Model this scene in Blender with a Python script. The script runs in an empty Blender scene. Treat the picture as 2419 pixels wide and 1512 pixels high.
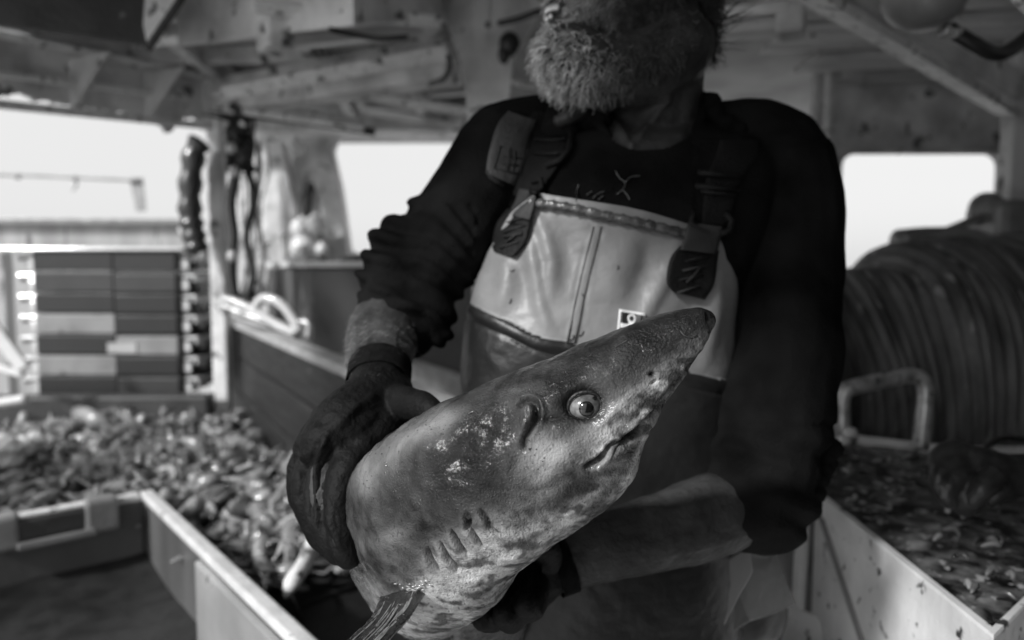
import bpy, bmesh, math, random
import numpy as np
from mathutils import Vector, Matrix, noise as mnoise
from mathutils.bvhtree import BVHTree
random.seed(7); rng = np.random.default_rng(7)
R = math.radians
scene = bpy.context.scene
COL = scene.collection
# ------------------------------------------------------------------ camera
F = 1612.0; CX, CY = 1209.0, 756.0; HOR = 645.0; HC = 1.30       # picture units: 2418 x 1512
PITCH = math.atan((CY-HOR)/F)
cam_d = bpy.data.cameras.new('camera'); cam = bpy.data.objects.new('camera', cam_d); COL.objects.link(cam)
cam.location = (0, 0, HC); cam.rotation_euler = (R(90)-PITCH, 0, 0)
cam_d.sensor_width = 36; cam_d.lens = 24.0; cam_d.clip_start = .02; cam_d.clip_end = 9000
cam_d.dof.use_dof = True; cam_d.dof.focus_distance = .625; cam_d.dof.aperture_fstop = 2.8
scene.camera = cam
# ------------------------------------------------------------------ light
VEIL, VZ = 4.5, 1.25; CLOUD = 0.0                                # haze, its zenith gain, and a sunlit cloud bank abaft the port beam
SUN_EL, SUN_AZ = R(35), R(-134)                                     # azimuth from +Y, negative = to the left
sdir = Vector((math.sin(SUN_AZ)*math.cos(SUN_EL), math.cos(SUN_AZ)*math.cos(SUN_EL), math.sin(SUN_EL)))
w = bpy.data.worlds.new('World'); scene.world = w; w.use_nodes = True
wn = w.node_tree; bg = wn.nodes['Background']
sky = wn.nodes.new('ShaderNodeTexSky'); sky.sky_type = 'NISHITA'; sky.sun_disc = False
sky.sun_elevation = SUN_EL; sky.sun_rotation = SUN_AZ; sky.dust_density = 3.0; sky.air_density = 1.0
bw = wn.nodes.new('ShaderNodeRGBToBW'); wn.links.new(sky.outputs[0], bw.inputs[0]); tcw = wn.nodes.new('ShaderNodeTexCoord'); spx = wn.nodes.new('ShaderNodeSeparateXYZ'); wn.links.new(tcw.outputs['Generated'], spx.inputs[0])
cl = wn.nodes.new('ShaderNodeMapRange'); wn.links.new(spx.outputs[2], cl.inputs[0])      # thin bright overcast veil: brightest overhead
cl.inputs[1].default_value = 0.12; cl.inputs[2].default_value = .75; cl.inputs[3].default_value = VEIL; cl.inputs[4].default_value = VEIL*VZ
hz_ = wn.nodes.new('ShaderNodeMath'); hz_.operation = 'MULTIPLY_ADD'; wn.links.new(bw.outputs[0], hz_.inputs[0])
dt = wn.nodes.new('ShaderNodeVectorMath'); dt.operation = 'DOT_PRODUCT'; wn.links.new(tcw.outputs['Generated'], dt.inputs[0]); dt.inputs[1].default_value = Vector((-.80, -.50, .30)).normalized()
lb = wn.nodes.new('ShaderNodeMapRange'); lb.interpolation_type = 'SMOOTHSTEP'; wn.links.new(dt.outputs['Value'], lb.inputs[0]); lb.inputs[1].default_value = .62; lb.inputs[2].default_value = 1.0; lb.inputs[4].default_value = CLOUD
sm_ = wn.nodes.new('ShaderNodeMath'); sm_.operation = 'ADD'; wn.links.new(cl.outputs[0], sm_.inputs[0]); wn.links.new(lb.outputs[0], sm_.inputs[1])
hz_.inputs[1].default_value = .30; wn.links.new(sm_.outputs[0], hz_.inputs[2])
wn.links.new(hz_.outputs[0], bg.inputs[0]); bg.inputs[1].default_value = .10
sl = bpy.data.lights.new('sun', 'SUN'); sl.energy = 2.3; sl.angle = R(5)
so = bpy.data.objects.new('sun', sl); COL.objects.link(so); so.rotation_euler = sdir.to_track_quat('Z', 'Y').to_euler(); so.location = (-3, 3, 6)
scene.view_settings.view_transform = 'Standard'; scene.view_settings.look = 'None'
scene.view_settings.exposure = .62; scene.view_settings.gamma = 1
scene.cycles.max_bounces = 10; scene.cycles.diffuse_bounces = 6
# ------------------------------------------------------------------ picture -> space
c0 = Vector((0, 0, HC)); FW = Vector((0, math.cos(PITCH), -math.sin(PITCH))); RT = Vector((1, 0, 0)); UP = RT.cross(FW)
def ray(px, py): return FW + RT*((px-CX)/F) + UP*((CY-py)/F)
def P(px, py, d): return c0 + ray(px, py)*d
def PZ(px, py, z):                                                 # where the line of sight meets height z
    r = ray(px, py); return c0 + r*((z-HC)/r.z)
def PY(px, py, y): r = ray(px, py); return c0 + r*(y/r.y)
def depth(v): return (Vector(v)-c0).dot(FW)
def proj(A):                                                       # world array -> picture coords
    A = np.asarray(A, float) - np.array(c0); d = A@np.array(FW)
    return CX+F*(A@np.array(RT))/d, CY-F*(A@np.array(UP))/d, d
# ------------------------------------------------------------------ materials
def mat(name, c, rough=.6, c2=None, scale=8, bump=.0, bscale=60, spec=.5, metal=0, spots=None, sscale=30, sthr=.62, coat=0, stretch=None, detail=6, wave=None, attr=None, sheen=0, sss=0, lo=.35, hi=.65):
    m = bpy.data.materials.new(name); m.use_nodes = True; nt = m.node_tree; N = nt.nodes; L = nt.links
    b = N['Principled BSDF']; b.inputs['Roughness'].default_value = rough; b.inputs['Metallic'].default_value = metal
    b.inputs['Specular IOR Level'].default_value = spec; b.inputs['Coat Weight'].default_value = coat; b.inputs['Coat Roughness'].default_value = .12
    if sheen: b.inputs['Sheen Weight'].default_value = sheen
    g = lambda v: (v, v, v, 1)
    tc = N.new('ShaderNodeTexCoord'); mp = N.new('ShaderNodeMapping'); L.new(tc.outputs['Object'], mp.inputs[0])
    if stretch: mp.inputs['Scale'].default_value = stretch
    n1 = N.new('ShaderNodeTexNoise'); n1.inputs['Scale'].default_value = scale; n1.inputs['Detail'].default_value = detail; L.new(mp.outputs[0], n1.inputs['Vector'])
    rp = N.new('ShaderNodeValToRGB'); rp.color_ramp.elements[0].position = lo; rp.color_ramp.elements[1].position = hi
    rp.color_ramp.elements[0].color = g(c); rp.color_ramp.elements[1].color = g(c if c2 is None else c2); L.new(n1.outputs[0], rp.inputs[0])
    out = rp.outputs[0]
    def mixin(fac, a, bcol, mode='MIX'):
        mx = N.new('ShaderNodeMix'); mx.data_type = 'RGBA'; mx.blend_type = mode
        L.new(fac, mx.inputs[0]) if not isinstance(fac, float) else setattr(mx.inputs[0], 'default_value', fac)
        L.new(a, mx.inputs[6])
        if isinstance(bcol, float): mx.inputs[7].default_value = g(bcol)
        else: L.new(bcol, mx.inputs[7])
        return mx.outputs[2]
    if attr:
        at = N.new('ShaderNodeAttribute'); at.attribute_name = attr
        out = mixin(1.0, out, at.outputs['Color'], 'MULTIPLY')
    if spots is not None:
        n2 = N.new('ShaderNodeTexNoise'); n2.inputs['Scale'].default_value = sscale; n2.inputs['Detail'].default_value = 5; n2.inputs['Roughness'].default_value = .6
        L.new(mp.outputs[0], n2.inputs['Vector'])
        r2 = N.new('ShaderNodeValToRGB'); r2.color_ramp.elements[0].position = sthr; r2.color_ramp.elements[1].position = sthr+.05
        L.new(n2.outputs[0], r2.inputs[0]); out = mixin(r2.outputs[0], out, float(spots))
    L.new(out, b.inputs['Base Color'])
    # a rougher / glossier break-up
    rr = N.new('ShaderNodeMapRange'); rr.inputs[3].default_value = max(.04, rough-.12); rr.inputs[4].default_value = min(1, rough+.12)
    L.new(n1.outputs[0], rr.inputs[0]); L.new(rr.outputs[0], b.inputs['Roughness'])
    if attr and rough < .4:
        n5 = N.new('ShaderNodeTexNoise'); n5.inputs['Scale'].default_value = 42; n5.inputs['Detail'].default_value = 6; L.new(mp.outputs[0], n5.inputs['Vector'])
        r5 = N.new('ShaderNodeMapRange'); L.new(n5.outputs[0], r5.inputs[0]); r5.inputs[1].default_value = .42; r5.inputs[2].default_value = .6; r5.inputs[3].default_value = .08; r5.inputs[4].default_value = .27
        L.new(r5.outputs[0], b.inputs['Roughness']); b.inputs['Coat Roughness'].default_value = .10
        r6 = N.new('ShaderNodeMapRange'); L.new(n5.outputs[0], r6.inputs[0]); r6.inputs[1].default_value = .36; r6.inputs[2].default_value = .70; r6.inputs[3].default_value = .42; r6.inputs[4].default_value = .0; L.new(r6.outputs[0], b.inputs['Coat Weight'])
        n7 = N.new('ShaderNodeTexNoise'); n7.inputs['Scale'].default_value = 330; n7.inputs['Detail'].default_value = 3; L.new(mp.outputs[0], n7.inputs['Vector'])
        b7 = N.new('ShaderNodeBump'); b7.inputs['Strength'].default_value = .7; b7.inputs['Distance'].default_value = .0011; L.new(n7.outputs[0], b7.inputs['Height']); L.new(b7.outputs[0], b.inputs['Coat Normal'])
    if bump:
        n3 = N.new('ShaderNodeTexNoise'); n3.inputs['Scale'].default_value = bscale; n3.inputs['Detail'].default_value = 4; L.new(mp.outputs[0], n3.inputs['Vector'])
        h = n3.outputs[0]
        if wave:
            wv = N.new('ShaderNodeTexWave'); wv.inputs['Scale'].default_value = wave; wv.inputs['Distortion'].default_value = 1.5; L.new(mp.outputs[0], wv.inputs['Vector'])
            ad = N.new('ShaderNodeMath'); ad.operation = 'ADD'; L.new(h, ad.inputs[0]); L.new(wv.outputs[0], ad.inputs[1]); h = ad.outputs[0]
        bp = N.new('ShaderNodeBump'); bp.inputs['Strength'].default_value = min(1, bump); bp.inputs['Distance'].default_value = .004; L.new(h, bp.inputs['Height'])
        L.new(bp.outputs[0], b.inputs['Normal'])
    return m
M = {}
M['paint'] = mat('white_weathered_paint', .86, .5, .45, 6, .5, 70, spots=.10, sscale=11, sthr=.6, lo=.38, hi=.68)
M['paint_bright'] = mat('bright_flaking_paint', .9, .45, .7, 12, .6, 60, spots=.15, sscale=30, sthr=.58)
M['ceiling'] = mat('ceiling_paint', .85, .5, .5, 5, .4, 50, spots=.08, sscale=11, sthr=.6)
M['roofdark'] = mat('dark_roof_plating', .34, .5, .18, 3, .35, 50, spots=.07, sscale=6, sthr=.64)  # roof plate kept darker than the beams
M['plank'] = mat('painted_ceiling_plank', .8, .5, .5, 2.5, .4, 40, stretch=(1, 8, 8), spots=.06, sscale=10, sthr=.64)
M['darksteel'] = mat('dark_tarred_steel', .035, .5, .06, 9, .5, 60, spots=.16, sscale=22, sthr=.68)
M['steel'] = mat('grey_steel', .3, .4, .2, 10, .4, 80, metal=.2, spots=.1, sscale=20, sthr=.66)
M['tube'] = mat('worn_galvanised_tube', .8, .35, .25, 25, .4, 120, metal=.5, spots=.08, sscale=40, sthr=.6)
M['wood'] = mat('wet_grey_timber', .022, .5, .012, 5, .6, 30, stretch=(1, 1, 9), spots=.22, sscale=9, sthr=.66)
M['woodtop'] = mat('worn_timber_edge', .5, .45, .34, 14, .5, 60, spots=.15, sscale=24, sthr=.66)
M['deck'] = mat('pale_painted_deck', .72, .4, .6, 4, .5, 40)
M['tray'] = mat('fibreglass_tray_grey', .14, .36, .08, 5, .3, 40, spots=.3, sscale=9, sthr=.71, stretch=(1, 1, .5))
M['trayrim'] = mat('worn_fibreglass_rim', .8, .4, .6, 18, .5, 60, spots=.12, sscale=22, sthr=.66)
M['bench'] = mat('spattered_white_bench', .92, .4, .68, 9, .3, 60, spots=.05, sscale=26, sthr=.6, lo=.3, hi=.6)
M['guts'] = mat('wet_bloody_bench_top', .008, .2, .3, 22, 1.0, 70, spots=.55, sscale=38, sthr=.59, lo=.4, hi=.7)
M['rubber'] = mat('black_rubber', .02, .4, .035, 20, .3, 60)
M['sea'] = mat('sea_water', .34, .12, .38, .3, .3, 1.5)
M['box_dark'] = mat('dark_plastic', .025, .45, .02, 8, .2, 50)
M['box_mid'] = mat('mid_plastic', .05, .45, .04, 8, .2, 50)
M['box_light'] = mat('light_plastic', .3, .45, .2, 8, .2, 50, spots=.1, sscale=15, sthr=.68)
M['box_pale'] = mat('pale_plastic', .5, .3, .4, 8, .2, 50)
M['white'] = mat('gloss_white', .8, .25, .7, 6, .1, 50)
M['lens'] = mat('lamp_lens_plastic', .6, .3, .5, 6, .1, 50)
M['rope'] = mat('wound_cable', .17, .5, .05, 6, .9, 60, stretch=(5, 1, 1), spots=.3, sscale=9, sthr=.62)
M['oilskin'] = mat('hanging_oilskin', .03, .35, .015, 7, .4, 20, coat=.4)
M['fish1'] = mat('fish_silver', .34, .22, .07, 22, .4, 60, coat=.5, lo=.42, hi=.58)
M['fish2'] = mat('fish_pale', .42, .25, .18, 16, .4, 60, coat=.5)
M['fish3'] = mat('fish_dark', .02, .2, .07, 22, .4, 60, coat=.6)
M['cloth'] = mat('black_knit', .005, .85, .015, 9, .5, 260, spec=.02)
M['pvc'] = mat('pale_pvc', .34, .4, .18, 5, .25, 90, spec=.4, spots=.32, sscale=14, sthr=.68)
M['pvcdark'] = mat('dark_pvc', .012, .38, .022, 8, .3, 80, spec=.32, spots=.015, sscale=16, sthr=.6)
M['strap'] = mat('black_webbing', .007, .8, .012, 30, .7, 300, spec=.15)
M['tab'] = mat('grey_tab', .05, .6, .035, 20, .3, 200, spec=.2)
M['patch'] = mat('dark_patch', .009, .6, .013, 30, .5, 200, spec=.15)
M['print'] = mat('patch_print', .035, .6, .02, 60, .2, 200, spec=.2)
M['badgewhite'] = mat('badge_white', .7, .4)
M['badgeblack'] = mat('badge_black', .012, .4)
M['bulwark'] = mat('stained_bulwark', .45, .5, .3, 4, .3, 60, spots=.12, sscale=6, sthr=.62, stretch=(2, 2, .3))
M['beardskin'] = mat('shadowed_skin', .03, .6, .02, 20)
M['skin'] = mat('weathered_skin', .06, .45, .026, 22, .5, 160, spec=.12, detail=8)
M['hair'] = mat('grey_hair', .9, .5, .16, 60, 0, spec=.4, lo=.42, hi=.6)
M['darkhair'] = mat('dark_hair', .03, .5, .06, 30, 0, spec=.4)
M['tooth'] = mat('tooth', .95, .15, .8, 30, coat=.6)
M['glove'] = mat('dark_coated_glove', .004, .62, .008, 16, .4, 240, spec=.16, spots=.05, sscale=90, sthr=.74)
M['glove_worn'] = mat('worn_work_glove', .018, .35, .05, 18, .5, 140, spec=.4)
M['beardhair'] = mat('grey_beard_hair', .95, .55, .4, 70, 0, spec=.3, attr='tone')
M['shark'] = mat('shark_skin', 1.0, .26, .55, 34, .55, 480, spec=.12, coat=.3, attr='tone', spots=.02, sscale=75, sthr=.69, detail=8, lo=.3, hi=.62)
M['shark_eye'] = mat('shark_eyeball', .22, .08, .07, 110, coat=1, spec=.6)
M['pupil'] = mat('shark_pupil', .006, .06, coat=1)
M['fin'] = mat('wet_dark_fin', .03, .16, .012, 30, 1.0, 160, spec=.9, coat=1)
M['mouth'] = mat('dark_mouth', .02, .4)
M['blade'] = mat('knife_steel', .6, .2, .5, 20, metal=1)
# ------------------------------------------------------------------ objects
def tag(o, label=None, cat=None, group=None, kind=None):
    if label: o['label'] = label
    if cat: o['category'] = cat
    if group: o['group'] = group
    if kind: o['kind'] = kind
    return o
def empty(name, loc, label, cat, group=None, kind=None):
    o = bpy.data.objects.new(name, None); o.location = loc; o.empty_display_size = .1; COL.objects.link(o)
    return tag(o, label, cat, group, kind)
def link(name, me, material, parent=None, smooth=True):
    me.materials.clear()
    for m in (material if isinstance(material, (list, tuple)) else [material]): me.materials.append(M[m] if isinstance(m, str) else m)
    if smooth is not None: me.polygons.foreach_set('use_smooth', [bool(smooth)]*len(me.polygons))
    o = bpy.data.objects.new(name, me); COL.objects.link(o)
    if parent is not None:
        o.parent = parent
        o.matrix_parent_inverse = Matrix.Translation(-wloc(parent))
    return o
def wloc(o):
    v = Vector(o.location); return v if o.parent is None else v
class MB:
    """collects shapes; build() links them as one mesh object"""
    def __init__(s): s.v = []; s.f = []; s.mi = []
    def add(s, v, f, mi=0):
        n = len(s.v); s.v += [tuple(x) for x in v]; s.f += [tuple(i+n for i in q) for q in f]; s.mi += [mi]*len(f)
    def hexa(s, a, mi=0):                                          # 8 corners: bottom 4 then top 4
        s.add(a, [(3, 2, 1, 0), (4, 5, 6, 7), (0, 1, 5, 4), (1, 2, 6, 5), (2, 3, 7, 6), (3, 0, 4, 7)], mi)
    def box(s, c, d, rz=0, mi=0):
        c = Vector(c); ca, sa = math.cos(rz), math.sin(rz); q = []
        for z in (-.5, .5):
            for x, y in ((-.5, -.5), (.5, -.5), (.5, .5), (-.5, .5)):
                X, Y = x*d[0], y*d[1]; q.append(c+Vector((X*ca-Y*sa, X*sa+Y*ca, z*d[2])))
        s.hexa(q, mi)
    def beam(s, a, b, wd, ht, up=(0, 0, 1), mi=0):                 # box from a to b, top face centred on the line
        a, b = Vector(a), Vector(b); t = (b-a).normalized(); sd = t.cross(Vector(up)).normalized(); u = sd.cross(t)
        q = []
        for zz in (-ht, 0):
            for p, k in ((a, -1), (a, 1), (b, 1), (b, -1)): q.append(p+sd*k*wd/2+u*zz)
        s.hexa(q, mi)
    def tube(s, pts, r, n=10, mi=0, flat=1.0, up=None, cap=True):
        pts = [Vector(p) for p in pts]; rs = r if isinstance(r, (list, tuple)) else [r]*len(pts)
        rings = []; ref = Vector(up) if up else None
        t0 = (pts[1]-pts[0]).normalized()
        if ref is None: ref = Vector((0, 0, 1)) if abs(t0.z) < .9 else Vector((1, 0, 0))
        for i, p in enumerate(pts):
            t = (pts[min(i+1, len(pts)-1)]-pts[max(i-1, 0)]).normalized()
            a = (ref-t*ref.dot(t)).normalized(); b = t.cross(a); 
            if not up: ref = a
            rings.append([p+a*math.cos(2*math.pi*k/n)*rs[i]*flat+b*math.sin(2*math.pi*k/n)*rs[i] for k in range(n)])
        s.rings(rings, mi, cap)
    def rings(s, rings, mi=0, cap=True, closed=True):
        n = len(rings[0]); v = [x for r in rings for x in r]; f = []
        for i in range(len(rings)-1):
            for k in range(n if closed else n-1):
                k2 = (k+1) % n; f.append((i*n+k, i*n+k2, (i+1)*n+k2, (i+1)*n+k))
        if cap and closed:
            f.append(tuple(range(n-1, -1, -1))); f.append(tuple((len(rings)-1)*n+k for k in range(n)))
        s.add(v, f, mi)
    def ball(s, c, r, n=12, mi=0, rot=None):
        c = Vector(c); r = Vector(r if isinstance(r, (tuple, list, Vector)) else (r, r, r)); rings = []
        for i in range(1, n):
            th = math.pi*i/n; q = []
            for k in range(2*n):
                ph = math.pi*k/n; e = Vector((r.x*math.sin(th)*math.cos(ph), r.y*math.sin(th)*math.sin(ph), r.z*math.cos(th)))
                if rot is not None: e = rot@e
                q.append(c+e)
            rings.append(q)
        rings.reverse(); s.rings(rings, mi)
    def poly(s, pts, th, nrm, mi=0):                               # flat outline given a thickness
        nrm = Vector(nrm).normalized()*th; n = len(pts); pts = [Vector(p) for p in pts]
        v = pts+[p+nrm for p in pts]
        s.add(v, [tuple(range(n-1, -1, -1)), tuple(range(n, 2*n))]+[(i, (i+1) % n, (i+1) % n+n, i+n) for i in range(n)], mi)
    def mesh(s, name):
        me = bpy.data.meshes.new(name); me.from_pydata(s.v, [], s.f)
        bm = bmesh.new(); bm.from_mesh(me); bmesh.ops.recalc_face_normals(bm, faces=bm.faces); bm.to_mesh(me); bm.free(); me.update(); 
        if any(s.mi): me.polygons.foreach_set('material_index', s.mi)
        return me
    def build(s, name, material, parent=None, smooth=False, bevel=0):
        me = s.mesh(name)
        o = link(name, me, material, parent, smooth)
        if bevel:
            b = o.modifiers.new('bevel', 'BEVEL'); b.width = bevel; b.segments = 2; b.limit_method = 'ANGLE'
            me2 = bake(o); o.modifiers.clear(); o.data = me2
        return o
def bake(o):
    dg = bpy.context.evaluated_depsgraph_get(); dg.update()
    return bpy.data.meshes.new_from_object(o.evaluated_get(dg))
def blend(mb, name, voxel=.004, smooth=4, fac=.5):
    """union of overlapping closed shapes as one continuous surface"""
    me = mb.mesh(name); o = bpy.data.objects.new('tmp', me); COL.objects.link(o)
    m = o.modifiers.new('r', 'REMESH'); m.mode = 'VOXEL'; m.voxel_size = voxel; m.adaptivity = 0
    s = o.modifiers.new('s', 'SMOOTH'); s.iterations = smooth; s.factor = fac
    me2 = bake(o); bpy.data.objects.remove(o); me2.name = name; return me2
def getv(me):
    a = np.empty(len(me.vertices)*3); me.vertices.foreach_get('co', a); return a.reshape(-1, 3)
def setv(me, a): me.vertices.foreach_set('co', np.asarray(a, float).ravel()); me.update()
def getn(me):
    a = np.empty(len(me.vertices)*3); me.vertices.foreach_get('normal', a); return a.reshape(-1, 3)
def wnoise(p, scale, octaves=3, seed=0):
    """smooth pseudo noise in space, about -1..1"""
    r = np.random.default_rng(seed); out = np.zeros(len(p)); amp = 1.0; tot = 0
    for o in range(octaves):
        q = p*scale*(2.03**o)
        for k in range(5):
            d = r.normal(size=3); d /= np.linalg.norm(d); e = r.normal(size=3); e /= np.linalg.norm(e)
            out += amp/5*1.9*np.sin(q@d*2*math.pi*(.6+.8*r.random())+r.random()*6.28+1.6*np.sin(q@e*4.1+r.random()*6.28))
        tot += amp; amp *= .5
    return out/tot
def segd(px, py, line):
    """distance from picture points to a polyline, and position along it 0..1"""
    best = np.full(len(px), 1e9); tt = np.zeros(len(px)); n = len(line)-1
    for i in range(n):
        ax, ay = line[i]; bx, by = line[i+1]; dx, dy = bx-ax, by-ay; L2 = dx*dx+dy*dy+1e-9
        t = np.clip(((px-ax)*dx+(py-ay)*dy)/L2, 0, 1); d = np.hypot(px-ax-t*dx, py-ay-t*dy)
        k = d < best; best[k] = d[k]; tt[k] = (i+t[k])/n
    return best, tt
def catmull(pts, n):
    pts = np.asarray(pts, float); k = len(pts); out = []
    for s_ in np.linspace(0, k-1, n):
        i = min(int(s_), k-2); t = s_-i
        p0 = pts[max(i-1, 0)]; p1 = pts[i]; p2 = pts[i+1]; p3 = pts[min(i+2, k-1)]
        out.append(.5*((2*p1)+(-p0+p2)*t+(2*p0-5*p1+4*p2-p3)*t*t+(-p0+3*p1-3*p2+p3)*t**3))
    return np.array(out)
def curve(pts, n=24): return [Vector(p) for p in catmull([tuple(p) for p in pts], n)]
def struct(o, kind='structure'): o['kind'] = kind; return o
# ================================================================== SETTING
b = MB(); b.box((0, 0, -1.62), (6000, 6000, .2)); struct(b.build('sea', 'sea'))
b = MB(); b.box((.2, 1.4, -.05), (5.6, 9.0, .1)); struct(b.build('deck', 'deck'))
ROOF = HC+.95
shelter = empty('deck_shelter', (0, 2.5, ROOF), 'white painted steel deck shelter with beams, posts and window openings overhead', 'deck shelter')
def sh(mb, name, m='paint', bevel=0, label=None):
    o = mb.build(name, m, shelter, False, bevel)
    if label: o['label'] = label
    return o
# roof plate (left edge follows the boat's side)
b = MB(); b.poly([(-1.95, .16, ROOF+.02), (2.9, .16, ROOF+.02), (2.9, 5.2, ROOF+.02), (-1.7, 5.2, ROOF+.02)], .05, (0, 0, 1)); sh(b, 'roof_plate', 'roofdark')
b = MB(); b.poly([(-.80, -.5, ROOF+.025), (2.9, -.5, ROOF+.025), (2.9, .157, ROOF+.025), (-.80, .157, ROOF+.025)], .04, (0, 0, 1)); sh(b, 'roof_shade', 'ceiling')  # unseen plate added to keep sun off the right sleeve
# long left fascia with a ragged lower lip, running from front left to the post
A0, A1 = P(-260, 40, 2.1), P(505, 190, 3.25)
dirA = (A1-A0); nA = Vector((dirA.y, -dirA.x, 0)).normalized()
def ragged(a, b2, ztop, low, n, seed, th=.03):
    r = random.Random(seed); pts = []; lows = []
    for i in range(n+1):
        t = i/n; p = a.lerp(b2, t); pts.append(Vector((p.x, p.y, ztop(t))))
        lows.append(Vector((p.x, p.y, low(t)+r.uniform(-.012, .012)*(1 if i % 3 else 2))))
    return pts+lows[::-1]
def f_low(px): return float(np.interp(px, [-300, 0, 60, 90, 130, 160, 200, 330, 345, 360, 385, 400, 425, 440, 470, 490, 520], [190, 216, 222, 234, 240, 248, 250, 272, 272, 270, 300, 318, 285, 278, 280, 296, 300]))
n = 90; tops = []; bots = []
r_ = random.Random(3)
for i in range(n+1):
    px = -260+i*(505+240)/n; t = i/n
    # the sheet stands in the vertical plane A0-A1
    base = A0.lerp(A1, t)
    q0 = np.array(c0); rr = ray(px, f_low(px)+r_.uniform(-3, 3)+r_.choice((0, 0, 0, 6, 9))*(px > -50))
    # intersect ray with the vertical plane
    k = (A0-c0).dot(nA)/rr.dot(nA); lowp = c0+rr*k
    rr2 = ray(px, 180); k2 = (A0-c0).dot(nA)/rr2.dot(nA); tp = c0+rr2*k2
    tops.append(Vector((tp.x, tp.y, ROOF+.0))); bots.append(lowp)
b = MB()
for i in range(n):
    a, c = tops[i], tops[i+1]; d_, e = bots[i+1], bots[i]; o_ = nA*-.02
    b.hexa([e, d_, d_+o_, e+o_, a, c, c+o_, a+o_])
sh(b, 'fascia', 'paint')
zA = ROOF-.17
b = MB()                                                             # light inner flange line
def onA(px, z):
    rr = ray(px, 100); k = (A0-c0).dot(nA)/rr.dot(nA); p = c0+rr*k; return Vector((p.x, p.y, z))
zt = [onA(-260, 0), onA(480, 0)]
pa = P(-200, 30, depth(onA(-200, HC+.6))); 
b.beam(Vector((zt[0].x, zt[0].y, HC+.565))+nA*.035, Vector((zt[1].x, zt[1].y, HC+.70))+nA*.035, .03, .03, mi=0)
sh(b, 'flange', 'paint_bright', .004)
def onB(px, py, off):
    rr = ray(px, py); k = ((A0+nA*off)-c0).dot(nA)/rr.dot(nA); return c0+rr*k
b = MB(); b.beam(onB(-150, 36, .07), onB(486, 170, .07), .05, .028, up=(.5, 0, .85)); sh(b, 'edge_strip', 'paint_bright', .004)
b = MB(); b.beam(onB(-150, 150, .05), onB(440, 225, .05), .03, .02); sh(b, 'edge_strip', 'paint_bright', .004)
for (a, c, w_) in ((P(535, 214, 2.75), P(1062, 118, 2.3), .055), (P(575, 258, 2.95), P(860, 300, 2.95), .03), (P(770, 200, 2.9), P(1150, 268, 2.8), .04), (P(600, 8, 1.85), P(1040, 45, 2.0), .04), (P(350, 100, 2.4), P(560, 60, 2.1), .03), (P(1220, 190, 2.6), P(1300, 205, 2.9), .04)):
    b = MB(); b.beam(a, c, w_, .02, up=(.45, .5, .74)); sh(b, 'edge_strip', 'paint_bright', .004)
for px in (150, 330, 470):                                           # knees between fascia and roof
    q = onA(px, HC+.58+.0002*px); b = MB(); e = nA*.24
    b.poly([q+nA*.02, q+nA*.02+Vector((0, 0, .2)), q+e+Vector((0, 0, .2))], .012, (dirA.normalized())); sh(b, 'bracket', 'paint')
# left corner post
pb = P(507, 235, 3.3)
b = MB(); b.box((pb.x, pb.y, ROOF/2), (.075, .07, ROOF)); sh(b, 'post', 'paint', .012)
b = MB(); b.poly([P(430, 210, 3.28), P(590, 205, 3.28), P(560, 250, 3.28), P(535, 300, 3.28), P(478, 300, 3.28), P(470, 268, 3.28)], .03, (0, 1, 0)); sh(b, 'gusset', 'paint')
# cross beams
def pb_(px, py, d): return P(px, py, d)
b = MB(); b.beam(P(515, 195, 3.15), P(1075, 95, 2.5), .13, .15); sh(b, 'roof_beam', 'paint', .006)
b = MB(); b.beam(P(520, 222, 3.07), P(1065, 128, 2.42), .10, .022); sh(b, 'beam_flange', 'paint_bright', .003)
b = MB(); b.beam(P(560, 255, 3.9), P(1150, 260, 3.9), .2, .14); sh(b, 'roof_beam', 'paint', .006)
b = MB(); b.beam(P(470, 262, 4.4), P(1200, 285, 4.4), .12, .12); sh(b, 'roof_beam', 'paint', .006)
b = MB(); b.beam(P(740, 205, 3.7), P(1130, 265, 3.1), .05, .025); sh(b, 'beam_flange', 'paint_bright', .003)
# big near overhead box beam
b = MB(); q = [P(430, 50, 1.9), P(860, 128, 1.95), P(1040, 60, 2.3), P(600, 20, 2.35)]
z0 = ROOF-.02
b.hexa([P(420, 110, 2.25), P(835, 60, 1.75), P(1045, 45, 2.1), P(640, 95, 2.75), Vector((*P(420, 110, 2.25).xy, z0)), Vector((*P(835, 60, 1.75).xy, z0)), Vector((*P(1045, 45, 2.1).xy, z0)), Vector((*P(640, 95, 2.75).xy, z0))])
sh(b, 'roof_box_beam', 'paint', .008)
for px in (250, 640, 950):                                            # stiffeners fore and aft
    a = P(px, 40, 2.0); b = MB(); b.beam((a.x, 1.2, ROOF-.0), (a.x-.2, 4.2, ROOF), .05, .09); sh(b, 'roof_stiffener', 'paint', .004)
for k in range(6):
    y = 1.5+.48*k; b = MB(); b.beam((-1.85, y, ROOF+.0), (-.2, y, ROOF+.0), .035, .07); sh(b, 'roof_frame', 'paint', .004)
# dark duct top left with its triangular end plate
b = MB(); b.hexa([P(-300, 22, 1.75), P(352, 112, 1.95), P(330, 95, 2.2), P(-300, 10, 2.0), P(-300, -75, 1.75), P(352, -15, 1.95), P(352, -20, 2.2), P(-300, -80, 2.0)])
duct = b.build('cable_duct', 'darksteel', None, False, .008); tag(duct, 'dark boxed duct under the roof in the upper left corner', 'duct')
b = MB(); b.poly([P(346, -60, 1.93), P(455, -60, 1.93), P(352, 124, 1.93), P(338, 60, 1.93)], .012, (0, 1, 0)); sh(b, 'bracket', 'paint')
b = MB(); b.beam(P(448, -20, 1.9), P(352, 122, 1.9), .015, .015, up=(1, 0, .3)); sh(b, 'bracket_edge', 'darksteel')
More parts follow.
